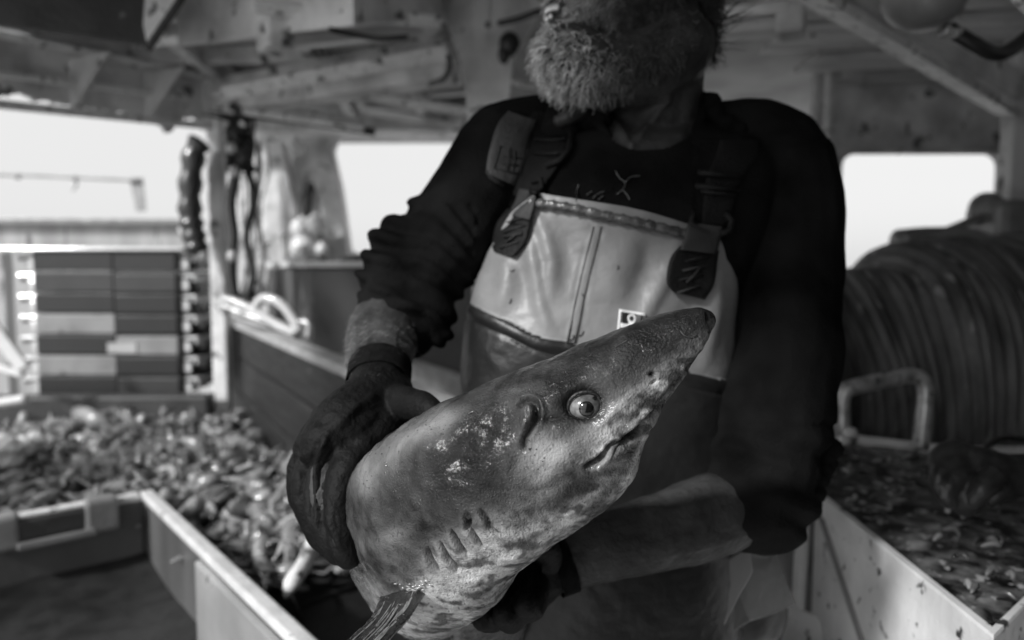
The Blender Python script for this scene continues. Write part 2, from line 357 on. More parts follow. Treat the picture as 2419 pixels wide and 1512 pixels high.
# centre post and curved gusset, behind the man's shoulder
pc = P(1140, 250, 2.35)
b = MB(); b.box((pc.x, pc.y, ROOF/2), (.075, .075, ROOF)); sh(b, 'post', 'paint', .02)
gp = [P(1030, -20, 2.3), P(1290, -20, 2.3), P(1262, 60, 2.3), P(1215, 130, 2.3), P(1195, 300, 2.3), P(1105, 300, 2.3), P(1100, 215, 2.3), P(1085, 140, 2.3), P(1065, 80, 2.3)]
b = MB(); b.poly(gp, .03, (0, 1, 0)); sh(b, 'gusset', 'paint', .004)
# forward bulkhead with two window openings (built as strips round each opening)
YB = 4.55
def wall_piece(x0, x1, z0_, z1, name='bulkhead_panel', m='paint', y=YB, th=.05):
    b = MB(); b.box(((x0+x1)/2, y+th/2, (z0_+z1)/2), (x1-x0, th, z1-z0_)); return sh(b, name, m)
xa, xb = PY(640, 330, YB).x, PY(1112, 330, YB).x
zt_, zb_ = PY(1000, 326, YB).z, PY(1000, 640, YB).z
wall_piece(PY(560, 300, YB).x, PY(1990, 300, YB).x, zt_, ROOF+.02)
wall_piece(PY(560, 300, YB).x, PY(1990, 300, YB).x, 0, zb_, m='paint')
wall_piece(xb, PY(1300, 300, YB).x, zb_+.001, zt_-.001)
# slanting left jamb of the middle opening
q = [PY(600, 326, YB), PY(800, 326, YB), PY(778, 380, YB), PY(795, 450, YB), PY(822, 590, YB), PY(880, 612, YB), PY(930, 640, YB), PY(600, 640, YB)]
b = MB(); b.poly(q, .05, (0, 1, 0)); sh(b, 'window_jamb', 'paint')
# right side: starboard bulkhead with a round cornered window
YR = 3.3
wx0, wx1, wz1, wz0 = PY(1980, 360, YR).x, PY(2372, 360, YR).x, PY(2100, 359, YR).z, PY(2100, 660, YR).z
L_, R_ = PY(1925, 360, YR).x, PY(2900, 360, YR).x
b = MB(); ZT = ROOF+.01; rad = .07
outer = [(L_, 0), (R_, 0), (R_, ZT), (L_, ZT)]
inner = []
for cx_, cz_, a0 in ((wx1-rad, wz1-rad, 0), (wx0+rad, wz1-rad, 90), (wx0+rad, wz0+rad, 180), (wx1-rad, wz0+rad, 270)):
    for k in range(7):
        a = R(a0+15*k); inner.append((cx_+rad*math.cos(a), cz_+rad*math.sin(a)))
bm = bmesh.new()
def loop(ps): 
    vs = [bm.verts.new((x, YR, z)) for x, z in ps]
    return [bm.edges.new((vs[i], vs[(i+1) % len(vs)])) for i in range(len(vs))]
e1 = loop(outer); e2 = loop(inner); bmesh.ops.triangle_fill(bm, use_beauty=True, edges=e1+e2)
g = bmesh.ops.extrude_face_region(bm, geom=bm.faces[:]); bmesh.ops.translate(bm, vec=(0, .06, 0), verts=[v for v in g['geom'] if isinstance(v, bmesh.types.BMVert)])
bmesh.ops.recalc_face_normals(bm, faces=bm.faces)
me = bpy.data.meshes.new('window_wall'); bm.to_mesh(me); bm.free(); link('window_wall', me, 'paint', shelter, False)
b = MB(); rim_ = [Vector((x, YR-.012, z)) for x, z in inner]; b.tube(rim_+[rim_[0]], .014, 8); sh(b, 'window_frame', 'paint')
# roof planks on the right, their ends stepping
yy = [1.45, 1.85, 2.25, 2.62, 2.95]
for i, (pl, pr) in enumerate((((1540, 20), (2700, -150)), ((1560, 118), (2650, 50)), ((1700, 172), (2600, 110)), ((1800, 218), (2560, 170)), ((1885, 252), (2560, 222)))):
    d = (1.95, 2.25, 2.6, 2.95, 3.2)[i]; zc = ROOF-.035
    a = PZ(pl[0], pl[1], ROOF-.045); y0 = (1.65, 2.08, 2.42, 2.76, 3.05)[i]; y1 = (2.06, 2.40, 2.74, 3.03, 3.29)[i]
    xl = (.62, .82, 1.0, 1.26, 1.5)[i]
    b = MB(); b.hexa([(xl, y0+.12, zc-.03), (3.0, y0-.28, zc-.03), (3.0, y1-.30, zc-.03), (xl, y1+.1, zc-.03), (xl, y0+.12, zc), (3.0, y0-.28, zc), (3.0, y1-.30, zc), (xl, y1+.1, zc)])
    sh(b, 'ceiling_plank', 'plank', .006)
    for k in range(4):
        b = MB(); x = xl+.12+k*.37; b.ball((x, (y0+y1)/2+.03-.12*(k*.37), zc-.032), (.011, .011, .006), 6); 
        if k % 2 == i % 2: sh(b, 'bolt', 'steel')
# bright flaking diagonal beam and the right hand post
b = MB(); b.beam(P(1890, -40, 1.5), P(2385, 262, 2.55), .085, .02, up=(.72, .35, .6)); sh(b, 'beam_flange', 'paint_bright', .003, 'bright flange with flaking paint')
b = MB(); b.beam(P(1915, -75, 1.57)+Vector((.03, 0, .07)), P(2390, 238, 2.62)+Vector((.03, 0, .1)), .03, .11); sh(b, 'roof_beam', 'paint')
pr = P(2398, 300, 2.62)
b = MB(); b.box((pr.x, pr.y, ROOF/2), (.075, .075, ROOF)); sh(b, 'post', 'paint', .01)
b = MB(); b.box((PY(1955, 300, 3.2).x, 3.2, (HC+ROOF)/2-.2), (.03, .05, ROOF-HC+.4)); sh(b, 'post', 'paint', .006)
# bulkhead to the right: the enclosed side of the boat
b = MB(); b.box((2.75, 1.4, 1.05), (.05, 3.8, 2.1)); sh(b, 'side_bulkhead', 'darksteel')
sky_blocker = MB(); sky_blocker.box((1.55, -.8, 1.3), (2.9, .1, 2.6)); sky_blocker.box((2.75, -.62, 1.3), (.05, .22, 2.2))  # wall added out of view to block sky light from behind right
wo = sky_blocker.build('blocker', 'darksteel'); tag(wo, 'dark wheelhouse wall added out of view aft right to cut the sky light', 'blocker')
# light sloping conduits seen behind the right shoulder
for k, (a, c) in enumerate(((P(1690, 265, 3.1), P(1960, 345, 2.9)), (P(1680, 235, 3.2), P(1900, 300, 3.0)), (P(1700, 300, 3.15), P(1945, 322, 2.9)))):
    b = MB(); b.beam(a, c, .05, .03); sh(b, 'conduit', 'paint_bright', .004)
# fore bulwark and rail outside on the left
bul = empty('bulwark', P(200, 700, 5.2), 'stained white bulwark with steel cap along the far left side', 'bulwark')
a, c = P(-600, 512, 5.0), P(452, 520, 5.2); a.z = c.z = (a.z+c.z)/2
b = MB(); b.hexa([(a.x, a.y, -.1), (c.x, c.y, -.1), (c.x, c.y+.05, -.1), (a.x, a.y+.05, -.1), (a.x, a.y, a.z-.04), (c.x, c.y, a.z-.04), (c.x, c.y+.05, a.z-.04), (a.x, a.y+.05, a.z-.04)]); b.build('plating', 'bulwark', bul)
b = MB(); b.beam(a, c, .14, .045); b.build('cap_rail', 'steel', bul, False, .006)
for px in (-250, 5, 262, 400):
    q = P(px, 520, 4.95); b = MB(); b.box((q.x, q.y, .75), (.05, .1, 1.4)); b.build('frame_rib', 'bulwark', bul)
rail = empty('hand_rail', P(200, 515, 5.1), 'thin wire handrail with a slanting stanchion above the left bulwark', 'handrail')
b = MB(); b.tube(curve([P(-500, 405, 5.1), P(0, 413, 5.1), P(180, 420, 5.1), P(330, 427, 5.1)], 16), .011, 8); b.build('rail_wire', 'steel', rail, True)
b = MB(); b.hexa([P(322, 500, 5.12), P(346, 498, 5.12), P(346, 498, 5.2), P(322, 500, 5.2), P(305, 420, 5.12), P(338, 418, 5.12), P(338, 418, 5.2), P(305, 420, 5.2)]); b.build('stanchion', 'steel', rail, False, .006)
for px in (42, 178):
    b = MB(); b.ball(P(px, 416+.03*px, 5.1), .022, 6); b.build('clamp', 'steel', rail, True)
b = MB(); b.tube([P(178, 420, 5.1), P(182, 436, 5.1), P(172, 452, 5.1)], [.012, .009, .004], 6); b.build('rag', 'steel', rail, True)

b = MB(); b.box((-1.98, .75, .62), (.06, 2.9, 1.35)); o = b.build('side_shade', 'bulwark', None, False, .01); tag(o, 'added panel running aft, unseen beyond the left edge, keeping sun off the catch', 'bulwark')  # unseen panel added to shade the heaped catch from the sun
# ================================================================== MIDDLE GROUND
ZP = HC-.74                                                            # level of the heaped catch
# plank wall of the deck pound: from the corner post towards the camera
W0, W1 = P(512, 742, 3.3), P(1075, 948, 1.55); zw = (W0.z+W1.z)/2; W0.z = W1.z = zw
W0 = PZ(512, 738, zw); W1 = PZ(1090, 958, zw)
pw = empty('pound_wall', (W0+W1)/2, 'long dark wet plank wall with worn pale top edge beside the heaped catch', 'plank wall')
tW = (W1-W0).normalized(); nW = Vector((tW.y, -tW.x, 0))
for k, (za, zb2) in enumerate(((zw-.03, zw-.175), (zw-.182, zw-.35), (zw-.357, zw-.60))):
    b = MB(); b.beam(Vector((W0.x, W0.y, za)), Vector((W1.x, W1.y, za))+tW*.3, .045, za-zb2); b.build('plank', 'wood', pw, False, .008)
b = MB(); b.beam(W0, W1+tW*.3, .075, .03); b.build('top_rail', 'woodtop', pw, False, .008)
# second pound wall behind it (seen between sleeve and bib)
q0, q1 = PZ(1000, 860, HC-.42), PZ(1130, 905, HC-.42)
b = MB(); b.beam(PZ(960, 845, HC-.42), PZ(1200, 925, HC-.42), .05, .4); o = b.build('pound_board', 'woodtop', None, False, .006)
tag(o, 'short pale board standing in the gap between the sleeve and the overalls', 'board')
# front board of the pound (lower middle)
F0, F1 = PZ(680, 1432, ZP-.02), PZ(850, 1368, ZP-.02)
b = MB(); tF = (F1-F0).normalized(); b.beam(F0-tF*.1, F1+tF*.5, .028, .5); o = b.build('pound_board', ['wood'], None, False, .005)
tag(o, 'dark board with damp edge closing the near end of the pound under the glove', 'board')
# far kerb under the crates
zk = P(250, 934, 3.25).z; K0, K1 = P(-300, 985, 3.22), P(500, 950, 3.28)
b = MB(); b.beam(Vector((K0.x, K0.y, zk)), Vector((K1.x, K1.y, zk)), .1, .8); o = b.build('pound_board', 'darksteel', None, False, .01)
tag(o, 'black kerb board at the far end of the heap below the crates', 'board')
# -------------------------------------------------- crates
DC = 3.42
xl, xr = P(82, 700, DC).x, P(422, 700, DC).x; yc = P(250, 700, DC).y
zbot = P(250, 938, DC).z; ztop = P(250, 592, DC).z; NCR = 7; hC = (ztop-zbot)/NCR
tones = [('box_dark', 'box_mid'), ('box_light', 'box_dark'), ('box_dark', 'box_light'), ('box_light', 'box_dark'), ('box_dark', 'box_dark'), ('box_mid', 'box_mid'), ('box_dark', 'box_dark')]
words = ['bottom', 'second from the bottom', 'third from the bottom', 'middle', 'third from the top', 'second from the top', 'topmost']
looks = ['dark fish crate', 'pale-left fish crate', 'white-labelled fish crate', 'fish crate with a bright left half', 'uniformly dark fish crate', 'mid grey fish crate', 'dark fish crate with bright open rim']
M['glarerim'] = mat('wet_glare_plastic', .75, .12, .6, 10, .3, 40, coat=1)  # pale base colour stands in for sun glare on the wet parts
for k in range(NCR):
    z = zbot+k*hC; W = xr-xl; xm = (xl+xr)/2; D = .46
    c = empty('fish_crate', (xm, yc+D/2, z), looks[k]+', '+words[k]+' of the stack', 'fish crate', 'fish crates stacked at the far left')
    t = .012; b = MB(); body = 'box_dark' if k != 5 else 'box_mid'
    for zz in (0,): b.box((xm, yc+D/2, z+.014), (W-.02, D-.02, .02))
    b.box((xm, yc+t/2+.004, z+hC/2+.006), (W, t, hC-.014)); b.box((xm, yc+D-t/2, z+hC/2+.006), (W, t, hC-.014))
    b.box((xl+t/2, yc+D/2, z+hC/2+.006), (t, D-2*t-.004, hC-.014)); b.box((xr-t/2, yc+D/2, z+hC/2+.006), (t, D-2*t-.004, hC-.014))
    b.build('tub', body, c)
    b = MB(); b.box((xl+W*.275+.004, yc-.004, z+hC*.5), (W*.55, .012, hC*.93)); b.build('side_panel', tones[k][0], c, False, .004)
    b = MB(); b.box((xl+W*.78-.006, yc-.001, z+hC*.45), (W*.43, .012, hC*.88)); b.build('side_panel', tones[k][1], c, False, .004)
    # end lips / hand grips that stick out beyond the ends
    for sgn, xe in ((-1, xl), (1, xr)):
        b = MB(); ln = .10 if sgn < 0 else .075
        b.box((xe+sgn*ln/2, yc+.12, z+hC*.80), (ln, .20, .016)); b.box((xe+sgn*(ln-.006), yc+.12, z+hC*.66), (.012, .20, .034))
        b.box((xe+sgn*.02, yc+.03, z+hC*.35), (.04, .02, hC*.5)); b.box((xe+sgn*.02, yc+.2, z+hC*.35), (.04, .02, hC*.5))
        b.build('hand_grip', 'glarerim', c, False, .004)
    if k == 2: b = MB(); b.box((xl+W*.60, yc-.011, z+hC*.34), (W*.20, .004, hC*.5)); b.build('label', 'box_pale', c)
    if k in (1, 3): b = MB(); b.box((xl+W*.15, yc-.014, z+hC*.06+.01), (.045, .005, .018)); b.build('tag', 'box_light', c)
    if k == NCR-1:
        b = MB(); zt = z+hC+.006
        b.box((xm-.06, yc-.012, zt), (W+.2, .03, .016)); b.box((xm-.06, yc+D+.01, zt), (W+.24, .05, .022)); b.box((xl-.16, yc+D/2, zt), (.05, D-.03, .022)); b.box((xr+.04, yc+D/2, zt), (.05, D-.03, .022))
        b.build('rim', 'glarerim', c, False, .005)
# glare at the left edge, built as added pale bars, tube and lump
b = MB(); b.beam(P(-60, 720, 3.0), P(52, 872, 3.0), .055, .03, up=(0, -1, .3)); b.beam(P(-60, 850, 3.0), P(50, 885, 3.0), .03, .03, up=(0, -1, .3)); o = b.build('glare_bar', 'glarerim', None, False, .006); tag(o, 'added pale bar as a glare strut slanting in from the left edge beside the crates', 'streak')
b = MB(); b.tube(curve([P(-80, 962, 3.0), P(0, 952, 3.0), P(62, 942, 3.0)], 12), .022, 10); o = b.build('pipe', 'glarerim', None, True); tag(o, 'added pale tube shaped as the glare at the left edge below the crates', 'pipe')  # added tube standing in for glare
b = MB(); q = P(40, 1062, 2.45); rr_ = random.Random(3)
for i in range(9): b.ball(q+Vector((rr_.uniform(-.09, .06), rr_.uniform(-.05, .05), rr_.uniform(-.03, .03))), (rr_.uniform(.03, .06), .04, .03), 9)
pm = blend(b, 'glare_mesh', .005, 2); Vp = getv(pm); setv(pm, Vp+getn(pm)*(.012*wnoise(Vp, 14, 3, 5))[:, None]); o = link('glare_lump', pm, 'glarerim', None, True); tag(o, 'added pale lump shaped as the sun glare on the catch at the left edge', 'glare lump')
# -------------------------------------------------- things hung on and beside the post
b = MB(); b.tube(curve([P(478, 330, 3.2), P(460, 360, 3.2), P(450, 430, 3.2), P(449, 500, 3.2), P(455, 540, 3.2), P(462, 575, 3.2), P(468, 600, 3.2)], 28), [.014]+[.04+.006*math.sin(i*1.7) for i in range(26)]+[.03], 12, flat=1.3)
o = b.build('oilskin', 'oilskin', None, True); tag(o, 'long dark oilskin hanging down the left side of the corner post', 'oilskin')
cen = P(566, 355, 3.1); b = MB()
for i in range(16):
    r1 = random.Random(i); pts = [cen+Vector((r1.uniform(-.06, .06), r1.uniform(-.04, .04), r1.uniform(-.1, .1))) for _ in range(5)]
    b.tube(curve(pts, 14), .014, 7)
for i in range(9):
    r1 = random.Random(50+i); a = cen+Vector((r1.uniform(-.04, .04), 0, 0)); b.tube(curve([a, a+Vector((r1.uniform(-.08, .08), 0, .12)), a+Vector((r1.uniform(-.14, .14), 0, .13+.06*r1.random()))], 8), [.009]*6+[.004]*2, 6)
o = b.build('rope_bundle', 'rubber', None, True); tag(o, 'tangled black rope bundle hung at the right of the corner post head', 'rope')
for k, (pts, rr) in enumerate((([(560, 400), (545, 480), (552, 560), (545, 640), (560, 730)], .026), ([(585, 400), (600, 470), (582, 560), (598, 650), (575, 720)], .018), ([(610, 340), (612, 420), (604, 500), (620, 600), (610, 700)], .014))):
    b = MB(); b.tube(curve([P(x, y, 3.15+.02*k) for x, y in pts], 24), rr, 8)
    o = b.build('hanging_rope', ['oilskin', 'rubber', 'tube'][k], None, True)
    tag(o, ['thick dark rope hanging under the tangled bundle', 'thinner black rope hanging in loops right of the thick dark one', 'pale slim rope hanging beside the white mast leg'][k], 'rope', 'ropes hanging by the corner post')
for k, (x, y, d_) in enumerate(((553, 405, 3.0), (432, 545, 3.3), (548, 605, 3.05), (478, 600, 3.2), (546, 350, 3.0))):
    b = MB(); b.ball(P(x, y, d_), (.022, .022, .026), 8); o = b.build('net_float', 'glarerim', None, True)
    tag(o, ['small shiny float on the rope just under the black bundle', 'small shiny float at the left of the post above the crate rim', 'small shiny float on the ropes at the height of the crate rim', 'small shiny float on the face of the post', 'small shiny float high in the black rope bundle'][k], 'float', 'small floats by the corner post')
# white gallows / mast leg with floats behind
gal = empty('gallows', P(700, 760, 4.2), 'white steel gallows leg with dark openings and net gear behind the corner post', 'gallows')
def gp_(pts, th, m, name, d=4.2): 
    b = MB(); b.poly([P(x, y, d) for x, y in pts], th, (0, 1, 0)); return b.build(name, m, gal, False, .01)
gp_([(625, 330), (665, 335), (700, 500), (690, 640), (590, 740), (575, 720), (622, 520)], .12, 'paint', 'leg', 4.1)
gp_([(690, 335), (775, 335), (800, 440), (825, 620), (770, 620), (752, 470), (735, 420), (715, 420), (700, 470), (690, 500)], .14, 'paint', 'frame_plate', 4.2)
gp_([(690, 430), (770, 430), (785, 620), (685, 620)], .03, 'darksteel', 'opening', 4.38)
gp_([(735, 455), (748, 450), (752, 620), (735, 620)], .05, 'paint', 'rib', 4.3)
for k, (x, y, r1) in enumerate(((712, 540, 26), (745, 530, 24), (715, 585, 30), (700, 350, 20), (760, 590, 16))):
    b = MB(); b.ball(P(x, y, 4.05), (r1/F*4.05,)*3, 10); b.tube([P(x, y+r1, 4.05), P(x, y-r1-6, 4.05)], .012, 6); o = b.build('net_float', 'white' if k < 3 else 'paint', None, True)
    tag(o, ['left one of the pair of white floats in the gallows', 'right one of the pair of white floats in the gallows', 'largest white float, below the pair in the gallows', 'round fitting at the top of the gallows', 'smallest float, by the right leg of the gallows'][k], 'float', 'white floats in the gallows')
for k in range(5):
    r1 = random.Random(80+k); x = 560+k*16; b = MB(); b.tube(curve([P(x+r1.uniform(-10, 10), 330+j*75, 3.9) for j in range(6)], 20), .012, 6)
    o = b.build('hanging_rope', ['paint', 'tube', 'rubber', 'paint', 'tube'][k], None, True); tag(o, ['pale cord nearest the post in front of the gallows', 'grey cord second from the post in front of the gallows', 'black cord in the middle of those before the gallows', 'pale cord fourth from the post before the gallows', 'grey cord hanging closest to the gallows leg'][k], 'cord', 'cords hanging in front of the gallows')
# housing box with bright top, in two tones
bx = empty('engine_housing', P(770, 800, 3.4), 'square grey deck housing with bright top behind the plank wall', 'deck housing')
fl, fr, fb = P(730, 630, 3.2), P(1000, 640, 3.2), P(632, 612, 3.75)
zt = P(730, 622, 3.2).z
b = MB(); z1 = 0.0
A_, B_, C_ = P(730, 622, 3.2), P(1120, 622, 3.3), P(628, 612, 3.7)
def fl2(v, z): return Vector((v.x, v.y, z))
D_ = fl2(B_+C_-A_, 0)
b.hexa([fl2(A_, 0), fl2(B_, 0), fl2(D_, 0), fl2(C_, 0), fl2(A_, zt-.02), fl2(B_, zt-.02), fl2(D_, zt-.02), fl2(C_, zt-.02)]); b.build('casing', mat('housing_grey', .13, .4, .09, 4, .3, 40, spots=.4, sscale=9, sthr=.7), bx, False, .012)
b = MB(); e = .02
b.hexa([fl2(v, z)+o3 for z in (zt-.018, zt+.01) for v, o3 in ((A_, Vector((-e, -e, 0))), (B_, Vector((e, -e, 0))), (D_, Vector((e, e, 0))), (C_, Vector((-e, e, 0))))]); b.build('lid', 'white', bx, False, .004)
b = MB(); b.ball(P(718, 600, 3.25), .04, 9); o = b.build('net_float', 'glarerim', None, True); tag(o, 'bright wet float lying on the corner of the deck housing', 'float')
b = MB(); b.tube(curve([P(800, 618, 3.5), P(900, 602, 3.6), P(1000, 612, 3.6), P(1110, 616, 3.5)], 14), [.03]*14, 10, flat=.6); o = b.build('net_roll', 'steel', None, True); tag(o, 'grey roll of netting lying along the top of the deck housing', 'netting')
# hoses on the plank wall
for k, pts in enumerate(([(526, 705), (560, 715), (600, 735), (650, 765), (700, 790)], [(600, 735), (620, 705), (660, 715), (690, 750), (705, 785)], [(690, 785), (705, 762), (728, 765), (728, 800)], [(530, 722), (570, 740), (620, 757), (660, 775)])):
    b = MB(); b.tube(curve([P(x, y, 2.9-.1*(x-520)/200) for x, y in pts], 20), .020-.004*(k > 1), 9)
    o = b.build('hose', ['glarerim', 'glarerim', 'tube', 'tube'][k], None, True); tag(o, ['wet pale hose starting at the corner post', 'pale hose arching up behind the plank wall', 'short bent grey pipe end right of the hoses', 'grey hose lying lowest along the plank wall'][k], 'hose', 'hoses on the plank wall')
b = MB(); b.ball(P(533, 722, 2.95), (.035, .03, .04), 8); o = b.build('hose_coupling', 'glarerim', None, True); tag(o, 'shiny hose coupling against the foot of the corner post', 'coupling')
# -------------------------------------------------- fibreglass tray, lower left
ZT_ = HC-.60
T0 = PZ(356, 1163, ZT_); T1 = PZ(752, 1530, ZT_); T2 = PZ(200, 1192, ZT_)
ta = (T1-T0).normalized(); tb = (T2-T0).normalized()
tray = empty('gutting_tray', T0+ta*.4+tb*.5, 'grey fibreglass tray with pale worn rim filling the lower left corner', 'tray')
LA, LB = 1.35, 1.25
def tp(u, v, z): return Vector((T0.x, T0.y, 0))+ta*u+tb*v+Vector((0, 0, z))
def wall(u0, v0, u1, v1, u2, v2, u3, v3, z0, z1, name, m, bev=.006):
    b = MB(); b.hexa([tp(u0, v0, z0), tp(u1, v1, z0), tp(u2, v2, z0), tp(u3, v3, z0), tp(u0, v0, z1), tp(u1, v1, z1), tp(u2, v2, z1), tp(u3, v3, z1)]); return b.build(name, m, tray, False, bev)
zf = ZT_-.34
wall(0, 0, LA, 0, LA, .022, .0, .022, zf, ZT_-.012, 'side_wall', 'tray')
wall(0, .024, .022, .024, .022, LB, 0, LB, zf, ZT_-.012, 'side_wall', 'tray')
wall(.025, .025, LA, .025, LA, LB, .025, LB, zf-.02, zf, 'floor', 'tray')
wall(-.006, -.006, LA, -.006, LA, .027, -.006, .027, ZT_-.012, ZT_+.008, 'rim', 'trayrim', .006)
wall(-.006, .029, .027, .029, .027, LB, -.006, LB, ZT_-.012, ZT_+.008, 'rim', 'trayrim', .006)
# inner ledge and near-wall plate
wall(.024, .15, .55, .15, .55, .165, .024, .165, zf+.001, zf+.05, 'ledge', 'tray', .004)
M['lit_wall'] = mat('pale_lit_fibreglass', .42, .3, .26, 5, .3, 30, spots=.06, sscale=14, sthr=.66)
ub = (PZ(492, 1300, ZT_)-T0).dot(ta); wall(ub, .0235, LA-.01, .0235, LA-.01, .040, ub+.01, .040, zf+.06, ZT_-.013, 'lit_plate', 'lit_wall', .004)  # added paler plate puts the near wall's lighter shading into colour
wall(ub-.05, .024, ub+.06, .024, ub+.30, LB-.02, ub+.19, LB-.02, zf+.0015, zf+.012, 'floor_seam', 'tray', .004)
# bracket / hinge block on the back rim
hb = empty('hinge_bar', P(110, 1215, 1.6), 'dark slotted hinge bar with pale worn blocks on the back rim of the tray', 'hinge')
v0_ = (PZ(212, 1190, ZT_)-T0).dot(tb); v1_ = (PZ(30, 1226, ZT_)-T0).dot(tb); h0, h1 = tp(.05, v0_, ZT_-.04), tp(.05, v1_, ZT_-.04)
b = MB(); b.beam(h0+Vector((0, 0, .05)), h1+Vector((0, 0, .05)), .045, .05); b.build('bar', 'darksteel', hb, False, .006)
b = MB(); b.beam(h0+ta*.03+Vector((0, 0, .0)), h1+ta*.03+Vector((0, 0, .0)), .014, .018); b.build('lower_strip', 'steel', hb, False, .004)
b = MB(); b.beam(h0+Vector((0, 0, .062)), h1+Vector((0, 0, .062)), .03, .01); b.build('upper_strip', 'paint_bright', hb, False, .003)
for q in (h0-tb*.015, h1+tb*.03):
    b = MB(); b.box(q+Vector((0, 0, .025)), (.075, .06, .085), math.atan2(tb.y, tb.x)); b.build('block', 'steel', hb, False, .01)
# -------------------------------------------------- the catch
def fish_mesh(name, L, H, T, bend, tail=True, seed=0):
    r1 = random.Random(seed); b = MB(); rings = []; n = 12
    for i in range(n+1):
        t = i/n; x = (t-.5)*L; w_ = math.sin(math.pi*min(1, t*1.05+.06)**.75)**.8 if t < .95 else .2
        y = bend*L*math.sin(math.pi*t); ww = max(.14, w_)
        rings.append([Vector((x, y+math.cos(a)*T*ww/2, math.sin(a)*H*ww/2)) for a in [2*math.pi*k/10 for k in range(10)]])
    b.rings(rings)
    if tail:
        x = L/2; y = 0; b.poly([(x-.01*L, y, 0), (x+.14*L, y-.02*L, H*.75), (x+.10*L, y, 0), (x+.14*L, y-.02*L, -H*.75)], .002, (0, 1, 0))
        b.poly([(-.05*L, bend*L, H*.42), (.12*L, bend*L, H*.75), (.2*L, bend*.9*L, H*.34)], .0015, (0, 1, 0))
    else:                                                             # prawn-like: segmented, with claws
        for s_ in (-1, 1): b.tube([(-L*.45, s_*T*.2, 0), (-L*.7, s_*T*.8, .002), (-L*.95, s_*T*.5, 0)], [.004, .005, .002], 6)
    return b.mesh(name)
kinds = [(fish_mesh('fish', .105, .038, .024, .05), 'fish1'), (fish_mesh('fish', .13, .034, .024, -.12), 'fish2'), (fish_mesh('fish', .10, .052, .014, .03), 'fish3'), (fish_mesh('fish', .075, .026, .026, .22, False), 'fish1'), (fish_mesh('fish', .16, .036, .026, .08), 'fish2'), (fish_mesh('fish', .068, .026, .022, .24, False), 'fish2')]
klabel = ['small silver fish lying in the heaped catch', 'bent pale fish lying in the heaped catch', 'small dark flat fish lying in the heaped catch', 'curled grey prawn lying in the heaped catch', 'longer pale fish lying in the heaped catch', 'curled pale prawn lying in the heaped catch']
kcat = ['fish', 'fish', 'fish', 'prawn', 'fish', 'prawn']
def hz(x, y): return ZP+.035*math.sin(x*3.1+1)*math.sin(y*2.3)+.05*math.exp(-((x+1.2)**2+(y-2.6)**2)/.5)+.02*math.sin(x*9)*math.sin(y*8+1)
def inpound(x, y):
    v = Vector((x, y, 0))
    if (v-fl2(W0, 0)).dot(nW) > -.05 and False: return False
    sW = (x-W0.x)*tW.y-(y-W0.y)*tW.x
    if sW < .05: return False
    if y > 3.2 or x < -2.6: return False
    u = (v-fl2(T0, 0)); 
    den = ta.x*tb.y-ta.y*tb.x; a_ = (u.x*tb.y-u.y*tb.x)/den; b_ = (ta.x*u.y-ta.y*u.x)/den
    if a_ > -.10 and b_ > -.10: return False
    sF = (x-F0.x)*tF.y-(y-F0.y)*tF.x
    if sF > -.03: return False
    return True
for i, (me, m) in enumerate(kinds):
    me.materials.append(M[m]); me.polygons.foreach_set('use_smooth', [True]*len(me.polygons))
cand = []
rf = random.Random(11)
while len(cand) < 2200:
    x, y = rf.uniform(-2.6, 0.1), rf.uniform(1.1, 3.2)
    if inpound(x, y):
        px, py, d = proj(np.array([[x, y, hz(x, y)]])); px, py, d = px[0], py[0], d[0]
        vis = -60 < px < 880 and py < 1500
        cand.append((not vis, d+rf.random()*1.5, x, y))
cand.sort()
stuffmb = MB()
for i, (nv, _, x, y) in enumerate(cand):
    k = rf.choices(range(6), (4, 3.4, 4.5, 3, 2, 2.4))[0]; me, _m = kinds[k]; s_ = rf.uniform(.85, 2.1)
    lift = rf.uniform(-.01, .03) if i < 300 else rf.uniform(-.045, .012)
    rot = Matrix.Rotation(rf.uniform(0, 6.28), 4, 'Z')@Matrix.Rotation(rf.gauss(0, .35), 4, 'Y')@Matrix.Rotation(rf.choice((1.4, -1.4, .2, 1.0))+rf.gauss(0, .3), 4, 'X')
    mx = Matrix.Translation((x, y, hz(x, y)+lift))@rot@Matrix.Scale(s_, 4)
    if i < 300:
        o = bpy.data.objects.new('prawn' if kcat[k] == 'prawn' else 'fish', me); o.matrix_world = mx; COL.objects.link(o)
        tag(o, klabel[k], kcat[k], ['silver fish in the catch', 'bent pale fish in the catch', 'flat dark fish in the catch', 'grey prawns in the catch', 'longer pale fish in the catch', 'pale prawns in the catch'][k])
    else:
        vs = [mx@v.co for v in me.vertices]; stuffmb.add(vs, [tuple(p.vertices) for p in me.polygons], {'fish1': 0, 'fish2': 1, 'fish3': 2}[_m])
meS = bpy.data.meshes.new('catch'); meS.from_pydata(stuffmb.v, [], stuffmb.f); meS.polygons.foreach_set('material_index', stuffmb.mi); meS.update()
oS = link('heaped_catch', meS, ['fish1', 'fish2', 'fish3'], None, True); tag(oS, 'dense heap of small fish and prawns filling the deck pound', 'catch', kind='stuff')
